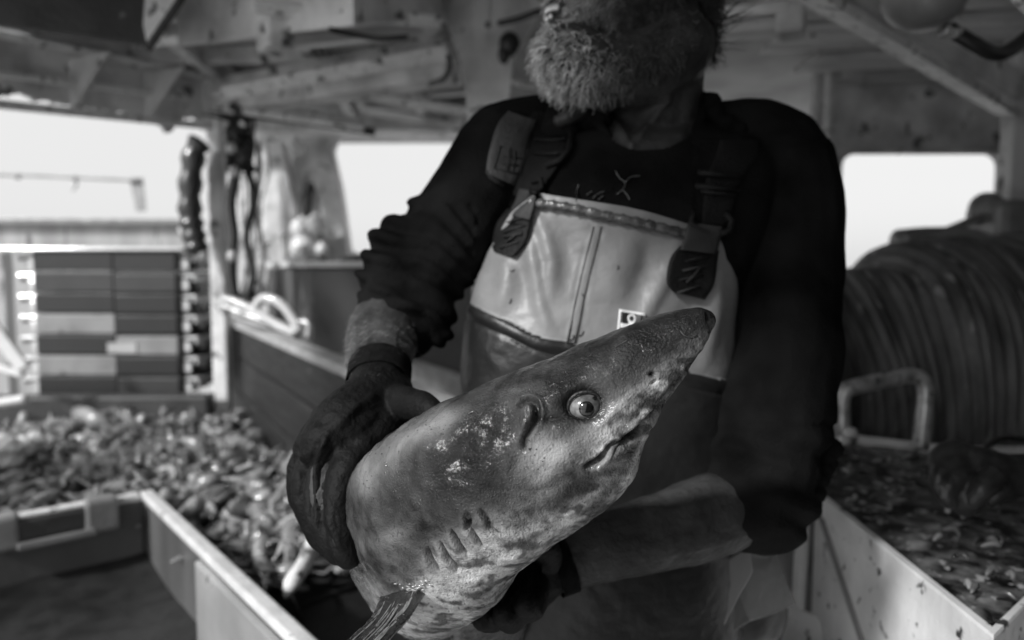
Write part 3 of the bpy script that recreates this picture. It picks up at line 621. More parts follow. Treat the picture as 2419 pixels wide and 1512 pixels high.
# bed beneath the catch
b = MB(); nx = 40; vv = []; ff = []
for i in range(nx+1):
    for j in range(nx+1):
        x = -2.9+2.9*i/nx; y = .9+2.5*j/nx; vv.append((x, y, hz(x, y)-.05))
        if i < nx and j < nx: a = i*(nx+1)+j; ff.append((a, a+nx+1, a+nx+2, a+1))
b.add(vv, ff); struct(b.build('pound_floor', 'rubber', None, True))
b = MB(); pts = curve([PZ(690, 1165, ZP+.11), PZ(722, 1215, ZP+.12), PZ(742, 1265, ZP+.12), PZ(722, 1325, ZP+.11), PZ(692, 1372, ZP+.10), PZ(674, 1412, ZP+.07)], 26)
b.tube(pts, [.008, .014]+[.018]*20+[.014, .010, .007, .004], 10); o = b.build('eel', 'paint_bright', None, True); tag(o, 'long pale eel-like fish curving down beside the glove at the near end of the heap', 'fish')
b = MB(); b.tube(curve([PZ(172, 968, ZP+.08), PZ(215, 985, ZP+.09), PZ(262, 1002, ZP+.06)], 12), [.008, .02, .03, .036, .038, .038, .036, .034, .03, .022, .014, .006], 10); o = b.build('fish', 'fish2', None, True); tag(o, 'largest pale fish lying at the far edge of the heap before the crates', 'fish')
# -------------------------------------------------- gear under the roof
def lamp(name, a, c, label, r=.05):
    e = empty(name, (a+c)/2, label, 'lamp')
    b = MB(); b.beam(a+Vector((0, 0, .05)), c+Vector((0, 0, .05)), r*2, .03); b.build('housing', 'paint', e, False, .006)
    b = MB(); t = (c-a).normalized(); b.beam(a+t*.02+Vector((0, 0, .018)), c-t*.02+Vector((0, 0, .018)), r*1.7, r*.8); b.build('diffuser', 'lens', e, False, .015)
    for q in (a, c): b = MB(); b.box(q+Vector((0, 0, .01)), (r*1.4, r*1.9, r*1.5), math.atan2(t.y, t.x)); b.build('end_cap', 'paint', e, False, .01)
lamp('strip_lamp', P(650, 96, 1.95), P(1000, 60, 2.25), 'unlit strip lamp with worn housing under the big roof box', .055)
lamp('strip_lamp', P(1660, 78, 1.9), P(1868, 62, 1.8), 'unlit strip lamp behind the man\'s curls on the right', .05)
lamp('strip_lamp', P(992, 224, 3.2), P(1130, 214, 3.2), 'small unlit strip lamp left of the centre post', .04)
def pipe(name, pts, r, m, label, cat='pipe', n=24):
    b = MB(); b.tube(curve([P(*q) for q in pts], n), r, 10); o = b.build(name, m, None, True); return tag(o, label, cat)
pipe('pipe', [(545, 250, 3.0), (600, 272, 3.0), (730, 288, 3.0), (885, 312, 3.0)], .018, 'rubber', 'black pipe slanting under the roof right of the corner post')
pipe('pipe', [(575, 250, 3.1), (700, 268, 3.1), (860, 295, 3.1)], .022, 'paint_bright', 'pale pipe just above the black pipe right of the corner post')
pipe('pipe', [(852, 232, 2.9), (858, 252, 2.9), (880, 262, 2.9), (1000, 284, 2.9), (1080, 300, 2.9), (1086, 285, 2.9)], .02, 'paint', 'bent pale pipe with turned up end below the roof beams')
pipe('pipe', [(560, 262, 3.02), (556, 300, 3.02), (562, 330, 3.02)], .014, 'rubber', 'short black pipe dropping to the rope bundle')
pipe('cable', [(1058, 130, 2.3), (1062, 160, 2.3), (1048, 185, 2.3), (1015, 200, 2.4)], .008, 'rubber', 'short black cable beside the centre gusset', 'cable')
pipe('cable', [(1180, 55, 2.2), (1225, 45, 2.1), (1290, 22, 2.0), (1400, 0, 1.9)], .010, 'rubber', 'black cable running behind the man\'s mouth to the gusset', 'cable')
pipe('cable', [(780, 70, 1.8), (850, 85, 1.9), (900, 92, 2.0), (960, 88, 2.1)], .008, 'rubber', 'black cable looped over the strip lamp under the roof box', 'cable')
b = MB(); b.ball(P(1203, 105, 2.2), (.035, .03, .04), 8); b.ball(P(1190, 130, 2.2), (.02, .02, .03), 8); o = b.build('junction_knob', 'rubber', None, True); tag(o, 'black round knob on the centre gusset left of the beard', 'knob')
b = MB(); b.ball(P(918, 190, 2.9), (.04, .04, .055), 9); b.box(P(918, 165, 2.9), (.05, .05, .03)); o = b.build('bulkhead_light', 'paint', None, True); tag(o, 'small round bulkhead light under the roof between the beams', 'lamp')
# right: bulkhead lamp dome, dark hose
dm = empty('dome_lamp', P(2190, 0, 1.5), 'round grey dome lamp hanging from the roof in the upper right', 'lamp')
b = MB(); b.ball(P(2185, -25, 1.45), (.088, .088, .085), 14); b.build('globe', 'steel', dm, True)
b = MB(); q = P(2185, -25, 1.45); b.tube([q+Vector((0, 0, .02)), q+Vector((0, 0, .12))], .096, 20); b.build('base', 'steel', dm, True)
pipe('hose', [(2240, 70, 1.5), (2255, 78, 1.5), (2300, 105, 1.5), (2345, 128, 1.52), (2385, 118, 1.55), (2450, 70, 1.6)], .016, 'rubber', 'thick black hose sagging right of the dome lamp', 'hose')
b = MB(); b.ball(P(2252, 78, 1.5), (.02, .02, .015), 7); b.tube([P(2225, 70, 1.5), P(2240, 74, 1.5)], .018, 8); o = b.build('cable_gland', 'tube', None, True); tag(o, 'small metal gland at the start of the black sagging hose', 'fitting')
pipe('pipe', [(2330, -80, 1.3), (2440, 40, 1.35), (2560, 150, 1.4)], .008, 'paint_bright', 'thin bright pipe crossing the upper right corner')
# -------------------------------------------------- winch
wi = empty('net_winch', P(2200, 1000, 2.2), 'large net winch drum wound with dark cable at the right', 'winch')
cw = P(2330, 905, 2.2); b = MB(); prof = []
xa_, xb_ = P(1900, 800, 2.2).x, P(2620, 800, 2.2).x
rngs = []
nseg = 300
for i in range(nseg+1):
    t = i/nseg; x = xa_+(xb_-xa_)*t
    base = np.interp(t, [0, .12, .22, .3, .42, .75, 1], [.30, .355, .37, .44, .45, .47, .42])
    rr_ = base+.011*abs(math.sin(t*40*math.pi))+.004*math.sin(t*71)
    rngs.append([Vector((x+.10*math.cos(a)*(t-.4)+.012*math.sin(3*a+t*9), cw.y+math.sin(a)*rr_, cw.z+math.cos(a)*rr_*(1+.02*math.sin(a*5+t*20)))) for a in [2*math.pi*k/72 for k in range(72)]])
b.rings(rngs); b.build('cable_winding', 'rope', wi, True)
b = MB(); b.tube([Vector((xa_-.05, cw.y, cw.z)), Vector((xb_+.1, cw.y, cw.z))], .06, 16); b.build('axle', 'steel', wi, True)
for x in (xa_-.04, xb_+.06): 
    b = MB(); b.tube([Vector((x-.015, cw.y, cw.z)), Vector((x+.015, cw.y, cw.z))], .36 if x < 1.2 else .52, 32); b.build('flange', 'darksteel', wi, False)
    b = MB(); b.box((x, cw.y, cw.z/2), (.08, .3, cw.z)); b.build('bearing_stand', 'steel', wi, False, .01)
mo = empty('winch_motor', P(2370, 540, 2.35), 'grey winch motor block with a slanting rod above the drum', 'motor')
b = MB(); q = P(2390, 535, 2.35); b.box(q, (.22, .2, .17)); b.build('casing', 'steel', mo, False, .03)
b = MB(); b.ball(P(2330, 495, 2.35), (.055, .06, .06), 10); b.build('dome', 'steel', mo, True)
b = MB(); b.beam(P(2140, 575, 2.3), P(2325, 500, 2.33), .03, .025); b.build('rod', 'steel', mo, False, .004)
b = MB(); b.box(P(2395, 630, 2.35), (.1, .1, .25)); b.build('foot', 'steel', mo, False, .01)
b = MB(); b.tube(curve([P(2120, 578, 2.25), P(2200, 572, 2.25), P(2300, 580, 2.2), P(2418, 640, 2.1), P(2500, 720, 2.05)], 20), .05, 12); o = b.build('netting_roll', 'steel', None, True); tag(o, 'pale roll of netting lying over the top of the winch drum', 'netting')
# -------------------------------------------------- bench on the right
ZBn = HC-.43
Bq = [PZ(1925, 1168, ZBn), PZ(2345, 1512, ZBn)]
dirBC = (PZ(2418, 1440, ZBn)-Bq[1]).normalized()
Cq = Bq[1]+dirBC*1.0; Dq = PZ(1975, 1030, ZBn); Eq = PZ(2260, 1062, ZBn); 
bench = empty('gutting_bench', (Bq[0]+Cq)/2, 'spattered white gutting bench with bloody sunken top in the lower right', 'bench')
out = [Bq[0], Bq[1], Cq, Vector((Cq.x, Eq.y, ZBn)), Eq, Dq]
cen = sum(out, Vector())/len(out)
def ringp(s_, z): 
    r_ = []
    for p in out: q = cen+(p-cen)*s_; r_.append(Vector((q.x, q.y, z)))
    return r_
b = MB(); b.rings([ringp(1.0, 0.25), ringp(1.0, ZBn), ], cap=False)
b.build('side_panel', 'bench', bench, False)
b = MB(); b.rings([ringp(.972, ZBn-.05), ringp(.972, ZBn+.004), ringp(.976, ZBn+.008), ringp(1.004, ZBn+.008), ringp(1.008, ZBn+.004), ringp(1.008, ZBn-.03), ringp(1.001, ZBn-.03)], cap=False); b.build('rim', 'bench', bench, False)
# panel ribs on the near side
pA, pB = Bq
for s0, s1, z0_, z1_ in ((.08, .62, -.01, -.55),):
    a = pA.lerp(pB, .02)+Vector((-.006, 0, -.012)); c = pA.lerp(pB, .80)+Vector((-.006, 0, -.34)); b = MB(); b.beam(a, c, .014, .014, up=(-1, 0, 0)); b.build('seam', 'steel', bench, False, .003)
    a = pA.lerp(pB, .42)+Vector((-.006, 0, -.19)); c = pA.lerp(pB, .40)+Vector((-.006, 0, -.8)); b = MB(); b.beam(a, c, .02, .012, up=(-1, 0, 0)); b.build('rib', 'bench', bench, False, .004)
b = MB(); b.tube([pA+Vector((-.012, .02, -.02)), pA+Vector((-.03, .03, -.75))], .014, 8); b.build('corner_rib', 'bench', bench, True)
g = 46; vv = []; ff = []
lo_ = [min(p.x for p in out), min(p.y for p in out)]; hi_ = [max(p.x for p in out), max(p.y for p in out)]
bmx = bmesh.new(); vs = [bmx.verts.new((q.x, q.y, ZBn-.012)) for q in ringp(.974, 0)]; bmx.faces.new(vs)
bmesh.ops.triangulate(bmx, faces=bmx.faces[:])
for _ in range(6): bmesh.ops.subdivide_edges(bmx, edges=[e for e in bmx.edges if e.calc_length() > .018], cuts=1, use_grid_fill=True); bmesh.ops.triangulate(bmx, faces=[f for f in bmx.faces if len(f.verts) > 3])
for v in bmx.verts:
    n_ = mnoise.noise(v.co*20)*.0045+mnoise.noise(v.co*60)*.004; v.co.z += n_
me = bpy.data.meshes.new('top'); bmx.to_mesh(me); bmx.free(); link('bench_top', me, 'guts', bench, True)
# gut scraps
for i in range(34):
    r1 = random.Random(200+i); px_, py_ = (r1.uniform(1990, 2260), r1.uniform(1080, 1200)) if i < 20 else (r1.uniform(2200, 2400), r1.uniform(1240, 1420))
    q = PZ(px_, py_, ZBn+.004); b = MB(); a = r1.uniform(0, 6.28); L1 = r1.uniform(.005, .016)
    b.tube(curve([q+Vector((math.cos(a), math.sin(a), 0))*-L1, q+Vector((.006, .004, .006)), q+Vector((math.cos(a+.5), math.sin(a+.5), 0))*L1], 7), [.001, .003, .004, .005, .004, .003, .001], 7)
    o = b.build('fish_scrap', ['fish2', 'fish1', 'guts'][i % 3], None, True)
    tag(o, 'small pale fish scrap on the far end of the bench top' if i < 20 else 'small wet fish scrap on the near right of the bench top', 'fish scrap', 'scraps at the far end of the bench' if i < 20 else 'scraps on the near right of the bench')
hd = empty('bench_handle', P(2090, 1030, 1.5), 'bent galvanised tube handle standing on the far end of the bench', 'handle')
b = MB(); b.tube(curve([P(1990, 1040, 1.42), P(1988, 985, 1.42), P(1990, 935, 1.42), P(2010, 916, 1.42), P(2080, 900, 1.44), P(2140, 888, 1.46), P(2172, 893, 1.46), P(2186, 920, 1.46), P(2182, 980, 1.46), P(2172, 1062, 1.46)], 60), .0165, 14); b.build('tube', 'tube', hd, True)
for k, (x, y) in enumerate(((2010, 1022), (1994, 1040))):
    b = MB(); b.ball(P(x, y, 1.4), (.014, .012, .012), 8); o = b.build('fish_eye', 'glarerim', None, True); tag(o, ['larger shiny blob by the foot of the bent handle', 'smaller shiny blob by the foot of the bent handle'][k], 'blob')
# lower right: dirty pale bucket between the man and the bench
q = P(1790, 1530, 1.25); b = MB(); prof_ = [(.13, -.45), (.155, -.02), (.165, 0), (.165, .02), (.15, .02), (.14, -.02), (.12, -.4)]
b.rings([[q+Vector((math.cos(a)*r0, math.sin(a)*r0, z0)) for a in [2*math.pi*k/28 for k in range(28)]] for r0, z0 in prof_], cap=True)
o = b.build('bucket', 'bench', None, True); tag(o, 'dirty white bucket standing between the man and the bench', 'bucket')
# ================================================================== SHARK
def P3(t): return np.array(P(*t))
rg = [  # dorsal edge px, belly edge px, centre distance, half thickness (m)
 ((1679, 750), (1681, 760), .600, .004),
 ((1668, 732), (1679, 780), .602, .013),
 ((1645, 727), (1668, 808), .604, .019),
 ((1600, 733), (1640, 850), .607, .026),
 ((1545, 747), (1605, 903), .611, .033),
 ((1480, 770), (1560, 960), .615, .040),
 ((1410, 799), (1536, 1010), .619, .047),
 ((1330, 832), (1512, 1066), .623, .053),
 ((1250, 864), (1490, 1128), .627, .058),
 ((1170, 896), (1440, 1184), .632, .063),
 ((1095, 928), (1375, 1232), .640, .068),
 ((1030, 960), (1300, 1284), .650, .073),
 ((970, 993), (1240, 1335), .665, .072),
 ((915, 1030), (1190, 1400), .690, .074),
 ((880, 1065), (1135, 1448), .730, .074),
 ((880, 1105), (1095, 1478), .790, .076),
 ((895, 1160), (1080, 1485), .87, .078),
 ((925, 1215), (1090, 1485), .95, .076),
 ((1005, 1290), (1130, 1485), 1.02, .065),
 ((1130, 1370), (1200, 1500), 1.06, .055),
 ((1300, 1440), (1340, 1530), 1.08, .035),
 ((1420, 1490), (1440, 1540), 1.09, .020)]
Cs = np.array([(P3((*t, d))+P3((*b_, d)))/2 for t, b_, d, h in rg]); As = np.array([(P3((*t, d))-P3((*b_, d)))/2 for t, b_, d, h in rg]); Hs = np.array([[h] for *_, h in rg])
NU, NV = 560, 300
allc = catmull(np.hstack([Cs, As, Hs]), NU)
C_ = allc[:, :3]; A_s = allc[:, 3:6]; H_ = allc[:, 6]
T_ = np.gradient(C_, axis=0); T_ /= np.linalg.norm(T_, axis=1)[:, None]
kk = np.exp(-np.linspace(-2, 2, 41)**2); kk /= kk.sum()
Tp = np.vstack([np.repeat(T_[:1], 20, 0), T_, np.repeat(T_[-1:], 20, 0)]); T_ = np.stack([np.convolve(Tp[:, k], kk, 'valid') for k in range(3)], 1)
B_s = np.cross(A_s, T_); B_s /= np.linalg.norm(B_s, axis=1)[:, None]
tocam = np.array(c0)-C_[60]; 
if (B_s[60]@tocam) < 0: B_s = -B_s
th = np.linspace(0, 2*math.pi, NV, endpoint=False)
ct, st_ = np.cos(th), np.sin(th)
pw_ = .86                                                             # slightly square flanks
cs_ = np.sign(ct)*np.abs(ct)**1.0; sn_ = np.sign(st_)*np.abs(st_)**pw_
V = C_[:, None, :]+A_s[:, None, :]*cs_[None, :, None]+(B_s*H_[:, None])[:, None, :]*sn_[None, :, None]
V = V.reshape(-1, 3)
Fq = []
for i in range(NU-1):
    o0 = i*NV
    for k in range(NV): k2 = (k+1) % NV; Fq.append((o0+k, o0+k2, o0+NV+k2, o0+NV+k))
Fq.append(tuple(range(NV-1, -1, -1))); Fq.append(tuple((NU-1)*NV+k for k in range(NV)))
me = bpy.data.meshes.new('shark_body'); me.from_pydata(V.tolist(), [], Fq); me.update()
bm = bmesh.new(); bm.from_mesh(me); bmesh.ops.recalc_face_normals(bm, faces=bm.faces); bm.to_mesh(me); bm.free(); me.update()
V = getv(me); N_ = getn(me); X, Y, D = proj(V)
front = ((np.array(c0)-V)*N_).sum(1) > 0
tpar = np.repeat(np.arange(NU)/(NU-1), NV); ang = np.tile(th, NU); dorsal = np.tile(cs_, NU)   # 1 back .. -1 belly
disp = np.zeros(len(V))
def crease(line, wd, dp, ridge=0, rw=None, taper=True, side=None):
    d, t = segd(X, Y, line); prof = np.exp(-(d/wd)**2)
    if taper: prof *= np.sin(np.clip(t*.9+.05, 0, 1)*math.pi)**.5
    r0 = -dp*prof
    if ridge:
        rw = rw or wd*2.2; r0 = r0+ridge*np.exp(-((d-rw)/(wd*1.1))**2)*(np.sin(np.clip(t*.9+.05, 0, 1)*math.pi)**.5)
    return np.where(front, r0, 0)
def dent(x, y, rx, ry, dp, a=0):
    dx, dy = X-x, Y-y; ca, sa = math.cos(a), math.sin(a); u = (dx*ca+dy*sa)/rx; v = (-dx*sa+dy*ca)/ry
    return np.where(front, -dp*np.exp(-(u*u+v*v)), 0)
disp += .0022*wnoise(V, 11, 3, 1)*np.clip((tpar-.15)*4, 0, 1)+.0007*wnoise(V, 45, 3, 2)
EYE = (1381, 957)
disp += dent(EYE[0], EYE[1], 47, 37, .012, -.25)                      # socket
disp += dent(1330, 925, 60, 22, -.0035, -.5)+dent(1440, 985, 50, 14, -.003, -.75)
SP = [(1229, 957), (1238, 948), (1250, 945), (1262, 951), (1269, 966), (1268, 984), (1261, 1000), (1250, 1016), (1240, 1034), (1237, 1058)]
disp += crease(SP, 6.5, .0065, .0022, 13)+dent(1240, 985, 11, 30, -.003, .25)
disp += crease([(1270, 988), (1300, 992), (1342, 984)], 9, .0035)
disp += crease([(1237, 1050), (1225, 1085), (1205, 1120)], 14, .0022)
disp += crease([(1612, 893), (1540, 975), (1494, 1022), (1450, 1060), (1406, 1090), (1385, 1100)], 6, .0065, .0024, 15)
disp += crease([(1398, 1092), (1416, 1082), (1440, 1052), (1452, 1040)], 5, .006)
disp += crease([(1408, 1106), (1436, 1080), (1468, 1045)], 9, -.0045)
disp += crease([(1385, 1102), (1345, 1125), (1300, 1150), (1250, 1170)], 14, .0018)
disp += crease([(1560, 930), (1500, 1000), (1420, 1050), (1340, 1095), (1260, 1150)], 26, -.0022, taper=True)
disp += dent(1541, 885, 8, 6, .005)+dent(1544, 904, 9, 5, .003, -.5)
for ln in ([(1103, 1214), (1112, 1226), (1108, 1240), (1100, 1252)],): disp += crease(ln, 4.5, .006, .001)
gills = ([(1135, 1205), (1150, 1225), (1158, 1245), (1176, 1258)], [(1096, 1222), (1114, 1256), (1138, 1290)], [(1066, 1255), (1082, 1284), (1100, 1308)], [(1038, 1286), (1056, 1318), (1080, 1342)], [(1008, 1300), (1018, 1326), (1034, 1346)])
for ln in gills:
    disp += crease(ln, 4.6, .0055)
    l2 = [(x-11, y+1) for x, y in ln]; disp += crease(l2, 8, -.0024)
disp += dent(905, 1200, 34, 26, .0035)+dent(1180, 1010, 26, 46, .0035, .4)+dent(1080, 1080, 24, 60, .003, .5)+dent(960, 1120, 16, 60, .0028, .2)+dent(1000, 1050, 60, 30, -.003)
disp += crease([(826, 1290), (880, 1260), (940, 1250), (1000, 1280)], 22, .002)+crease([(930, 1300), (925, 1360), (935, 1400)], 20, .004)
disp += crease([(1170, 1300), (1300, 1235), (1420, 1160)], 30, .0015)
V2 = V+N_*disp[:, None]; setv(me, V2)
# colour of the hide: dark back and snout, pale flank and belly, freckles, scars
tone = np.interp(-dorsal, [-1, -.55, -.1, .25, .6, 1], [.10, .08, .13, .36, .62, .5])
n1 = wnoise(V, 16, 4, 5); n2 = wnoise(V, 60, 3, 6); n3 = wnoise(V, 150, 3, 8)
tone *= np.clip(1+.7*n1+.35*n2, .18, 2.2)
def blob(x, y, rx, ry, a=0):
    dx, dy = X-x, Y-y; ca, sa = math.cos(a), math.sin(a); u = (dx*ca+dy*sa)/rx; v = (-dx*sa+dy*ca)/ry; return np.where(front, np.exp(-(u*u+v*v)), 0)
def toward(t, k, val): return t*(1-k)+val*k
nn = np.clip(.75+.6*n1+.3*n2, 0, 1)
tone = toward(tone, blob(1560, 800, 190, 60, -.55)*.92, .035)         # dark snout
tone = toward(tone, blob(1120, 1090, 75, 130, .55)*.95*np.clip(nn+.25, 0, 1), .02)     # dark saddle behind the spiracle
tone = toward(tone, blob(1190, 1170, 70, 60)*.7*nn, .04)
tone = toward(tone, blob(1275, 1080, 62, 66, -.6)*.9, .5)           # pale cheek
tone = toward(tone, blob(1330, 1060, 110, 26, -.62)*.6, .55)
tone = toward(tone, blob(1460, 960, 70, 22, -.8)*.6, .5)
tone = toward(tone, blob(1375, 1140, 85, 40, -.5)*.9*np.clip(nn+.2, 0, 1), .03)       # blackish jaw stain
tone = toward(tone, blob(1330, 1180, 90, 22, -.45)*.7*np.clip(.4+1.2*n2, 0, 1), .03)
tone = toward(tone, blob(905, 1205, 34, 28)*.8, .09)
tone = toward(tone, blob(980, 1130, 26, 70, .3)*.6*nn, .12)
tone = toward(tone, blob(930, 1050, 90, 45, -.5)*.55, .38)
tone = toward(tone, blob(1060, 1310, 60, 40, -.8)*.7, .6)
tone = toward(tone, blob(960, 1340, 45, 70, .4)*.6*nn, .10)
tone = toward(tone, blob(880, 1130, 40, 60)*.4, .34)
tone = toward(tone, blob(1010, 1012, 120, 26, -.52)*.75, .42)
tone = toward(tone, blob(868, 1130, 26, 70, .1)*.6, .45)
tone = toward(tone, blob(920, 1270, 50, 22, -.3)*.6, .4)
for line, wd, k in [(SP, 5, .85), ([(1385, 1100), (1404, 1088), (1440, 1052), (1490, 1020)], 6, .8), ([(1612, 893), (1540, 972), (1494, 1022), (1450, 1058)], 5, .85), ([(1270, 988), (1300, 992), (1342, 985)], 6, .6)]+[(g_, 3, .95) for g_ in gills]:
    d, t = segd(X, Y, line); tone = toward(tone, np.where(front, np.exp(-(d/wd)**2), 0)*k, .02)
tone = toward(tone, blob(1541, 885, 8, 7), .015)
d = np.hypot((X-EYE[0])/47, (Y-EYE[1])/36); tone = toward(tone, np.where(front, np.exp(-((d-.98)/.26)**2), 0)*.95, .012)
mt = np.clip((wnoise(V, 24, 4, 77)-.12)*2.6, 0, 1)*np.clip(-dorsal*1.3+.45, 0, 1); tone = toward(tone, mt*.72, .05)
mt = np.clip((wnoise(V*np.array([1, 1, 2.2]), 70, 3, 78)-.35)*3, 0, 1)*np.clip(-dorsal*1.5+.1, 0, 1); tone = toward(tone, mt*.42, .05)
tone = toward(tone, np.clip((wnoise(V, 13, 3, 79)-.1)*2, 0, 1)*.35*(dorsal > 0)*(1-blob(1130, 1090, 110, 150, .55))*(1-blob(1560, 800, 190, 60, -.55)), .3)
tone *= 1-.45*blob(1120, 1100, 90, 120, .5)
fre = np.clip((n3-.72)*5, 0, 1)*np.clip(-dorsal+.25, 0, 1); tone = toward(tone, fre*.8, .03)
fre2 = np.clip((wnoise(V, 260, 2, 12)-.8)*6, 0, 1); tone = toward(tone, fre2*.5*(dorsal < .3), .02)
tone = np.clip(tone*np.clip(.45+1.1*tone, .45, 1.05), .006, .8)
ca_ = me.color_attributes.new('tone', 'FLOAT_COLOR', 'POINT')
ca_.data.foreach_set('color', np.stack([tone, tone, tone, np.ones_like(tone)], 1).ravel())
shark = empty('shark', C_[300], 'wet mottled shark with pointed snout and open pale eye held across the man', 'shark')
link('body', me, 'shark', shark, True)
# eye on the near side
def shark_at(x, y, off=0.0):
    k = np.where(front)[0]; j = k[np.argmin((X[k]-x)**2+(Y[k]-y)**2)]
    return Vector(V2[j])+Vector(N_[j])*off, Vector(N_[j])
j = np.argmin(np.where(front, (X-EYE[0])**2+(Y-EYE[1])**2, 1e9)); en = Vector(N_[j]); ep = Vector(V[j])
view = (c0-ep).normalized(); ex = (P(EYE[0]+30, EYE[1]-9, .6)-P(EYE[0], EYE[1], .6)).normalized(); ex = (ex-view*ex.dot(view)).normalized(); ey = view.cross(ex)
rot = Matrix((ex, ey, view)).transposed()
s_ = depth(ep)/F
b = MB(); EZ = .0095; ec = ep+en*-.0095; b.ball(ec, (39*s_, 31*s_, EZ), 20, rot=rot); eye = b.build('eye', 'shark_eye', shark, True)
def eyesurf(u, v, off=.0004):
    u0, v0 = u/(39), v/(31); return ec+ex*u*s_+ey*v*s_+view*(EZ*math.sqrt(max(0, 1-u0*u0-v0*v0))+off)
def cap(cx_, cy_, rx, ry, name, m, par, off=.0005):
    b = MB(); vv = [eyesurf(cx_, cy_, off+.0006)]; ff = []
    for i in (1, 2, 3, 4):
        for k in range(24):
            a = 2*math.pi*k/24; vv.append(eyesurf(cx_+rx*i/4*math.cos(a), cy_+ry*i/4*math.sin(a), off+(.0006 if i < 4 else -.0008)))
    for k in range(24): ff.append((0, 1+k, 1+(k+1) % 24))
    for i in range(3):
        for k in range(24): ff.append((1+i*24+k, 1+(i+1)*24+k, 1+(i+1)*24+(k+1) % 24, 1+i*24+(k+1) % 24))
    b.add(vv, ff); return b.build(name, m, par, True)
M['iris_ring'] = mat('eye_ring', .10, .1, .2, 60, coat=1)
cap(2, -8, 20, 21, 'pupil', 'pupil', eye, .0003)
cap(28, 11, 5.5, 5, 'stain', 'pupil', eye, .0006)
def lid(a0, a1, rx, ry, r0, name, m):
    pts = []
    for k in range(28):
        a = R(a0+(a1-a0)*k/27); u, v = rx*math.cos(a), ry*math.sin(a); q, nrm = shark_at(EYE[0]+u*.97+v*-.3, EYE[1]-v*.95-u*.29, 0)
        pts.append(ec+ex*u*s_+ey*v*s_+view*(.0035+.0022*math.sin(a)))
    b = MB(); b.tube(pts, [r0*(.45+.55*math.sin(math.pi*k/27)) for k in range(28)], 10); return b.build(name, m, shark, True)
M['lid'] = mat('wet_eyelid', .02, .3, .01, 60, .6, 200); M['lid2'] = mat('pale_lid', .4, .22, .25, 60, .6, 200, coat=.6)
lid(10, 178, 41, 33, .0019, 'eyelid', 'lid'); lid(180, 358, 40, 32, .0016, 'eyelid', 'lid')
# far-side eye, so that the head is whole
bq = ep-Vector(B_s[min(NU-1, j//NV)])*2*float(H_[min(NU-1, j//NV)])*.96
b = MB(); b.ball(bq, (.017, .0135, .012), 12, rot=rot); b.build('eye', 'shark_eye', shark, True)
# lip fold
p_ = [shark_at(x, y, .0018)[0] for x, y in ((1404, 1106), (1415, 1096), (1430, 1080), (1448, 1062), (1464, 1046))]
b = MB(); b.tube(curve(p_, 16), [.0012]+[.0036]*5+[.0034]*6+[.0026, .002, .0015, .001], 10, flat=.8); b.build('lip_fold', mat('pale_lip', .24, .5, .10, 60, .6, 200, coat=.5), shark, True)
# pectoral fin, reaching out towards lower left
fl_ = [((898, 1412), (1012, 1372), .662, .014), ((885, 1440), (1002, 1408), .640, .012), ((862, 1474), (962, 1466), .615, .010), ((826, 1505), (915, 1520), .59, .008), ((795, 1540), (865, 1575), .565, .0055), ((740, 1590), (800, 1650), .54, .004), ((690, 1650), (715, 1700), .52, .002)]
fa = catmull(np.array([np.hstack([P3((*a, d)), P3((*c, d)), [h]]) for a, c, d, h in fl_]), 60)
b = MB(); rgs = []
for q in fa:
    a, c, h = Vector(q[:3]), Vector(q[3:6]), q[6]; m_ = (a+c)/2; hw = (c-a)/2; nn_ = (c0-m_).normalized()
    rgs.append([m_+hw*math.cos(t)+nn_*h*(math.sin(t)+.10*math.sin(t*9+q[0]*300)) for t in [2*math.pi*k/40 for k in range(40)]])
b.rings(rgs); ffin = blend(b, 'fin', .0016, 2)
Vf = getv(ffin); Nf = getn(ffin); ax = np.array(P(1000, 1380, .65)-P(830, 1540, .58)); ax /= np.linalg.norm(ax); q = Vf-(Vf@ax)[:, None]*ax*.93
setv(ffin, Vf+Nf*(.0014*wnoise(q, 110, 3, 21))[:, None]); ffo = link('pectoral_fin', ffin, 'fin', shark, True)
rfn = random.Random(9); M['fin_glint'] = mat('pale_fin_glint', .35, .12, .25, 60, coat=1, spec=.9)
for k in range(16):                                                   # pale threads added along the fin as its wet glints
    t0 = rfn.uniform(.12, .82); i0 = rfn.randint(0, 18); L1 = rfn.randint(14, 36); pts = []
    for i in range(i0, min(59, i0+L1), 3):
        q = fa[i]; a, c, h = Vector(q[:3]), Vector(q[3:6]), q[6]; m_ = a.lerp(c, t0+.012*math.sin(i*.3+k)); nn_ = (c0-m_).normalized(); u = 2*t0-1
        pts.append(m_+nn_*(h*math.sqrt(max(.05, 1-u*u))+.0004))
    if len(pts) > 3:
        b = MB(); b.tube(curve(pts, 20), [.0003]+[rfn.uniform(.0003, .0006) for _ in range(18)]+[.0003], 8); b.build('glint_thread', 'fin_glint', ffo, True)
for k in range(26):  # pale specks added as the glint cluster at the fin root
    x, y = 985+rfn.gauss(0, 22), 1384+rfn.gauss(0, 6); q, nrm = shark_at(x, y, .0004); b = MB(); a = rfn.uniform(-.8, .3); l_ = rfn.uniform(.001, .004)
    b.tube([q-RT*l_*math.cos(a)-UP*l_*math.sin(a), q, q+RT*l_*math.cos(a)+UP*l_*math.sin(a)], [.0004, .0010, .0004], 8); b.build('glint_speck', 'fin_glint', ffo, True)
# far pectoral fin and dorsal fin, out of this view
b = MB(); rgs = []
for t in np.linspace(0, 1, 14):
    m_ = P(1150, 1440, .82).lerp(P(1180, 1700, 1.0), t); hw = Vector((.055*(1-t*.8), .02, 0)); rgs.append([m_+hw*math.cos(a)+Vector((0, .008*(1-t*.8), 0))*math.sin(a) for a in [2*math.pi*k/20 for k in range(20)]])
b.rings(rgs); b.build('pectoral_fin', 'fin', shark, True)
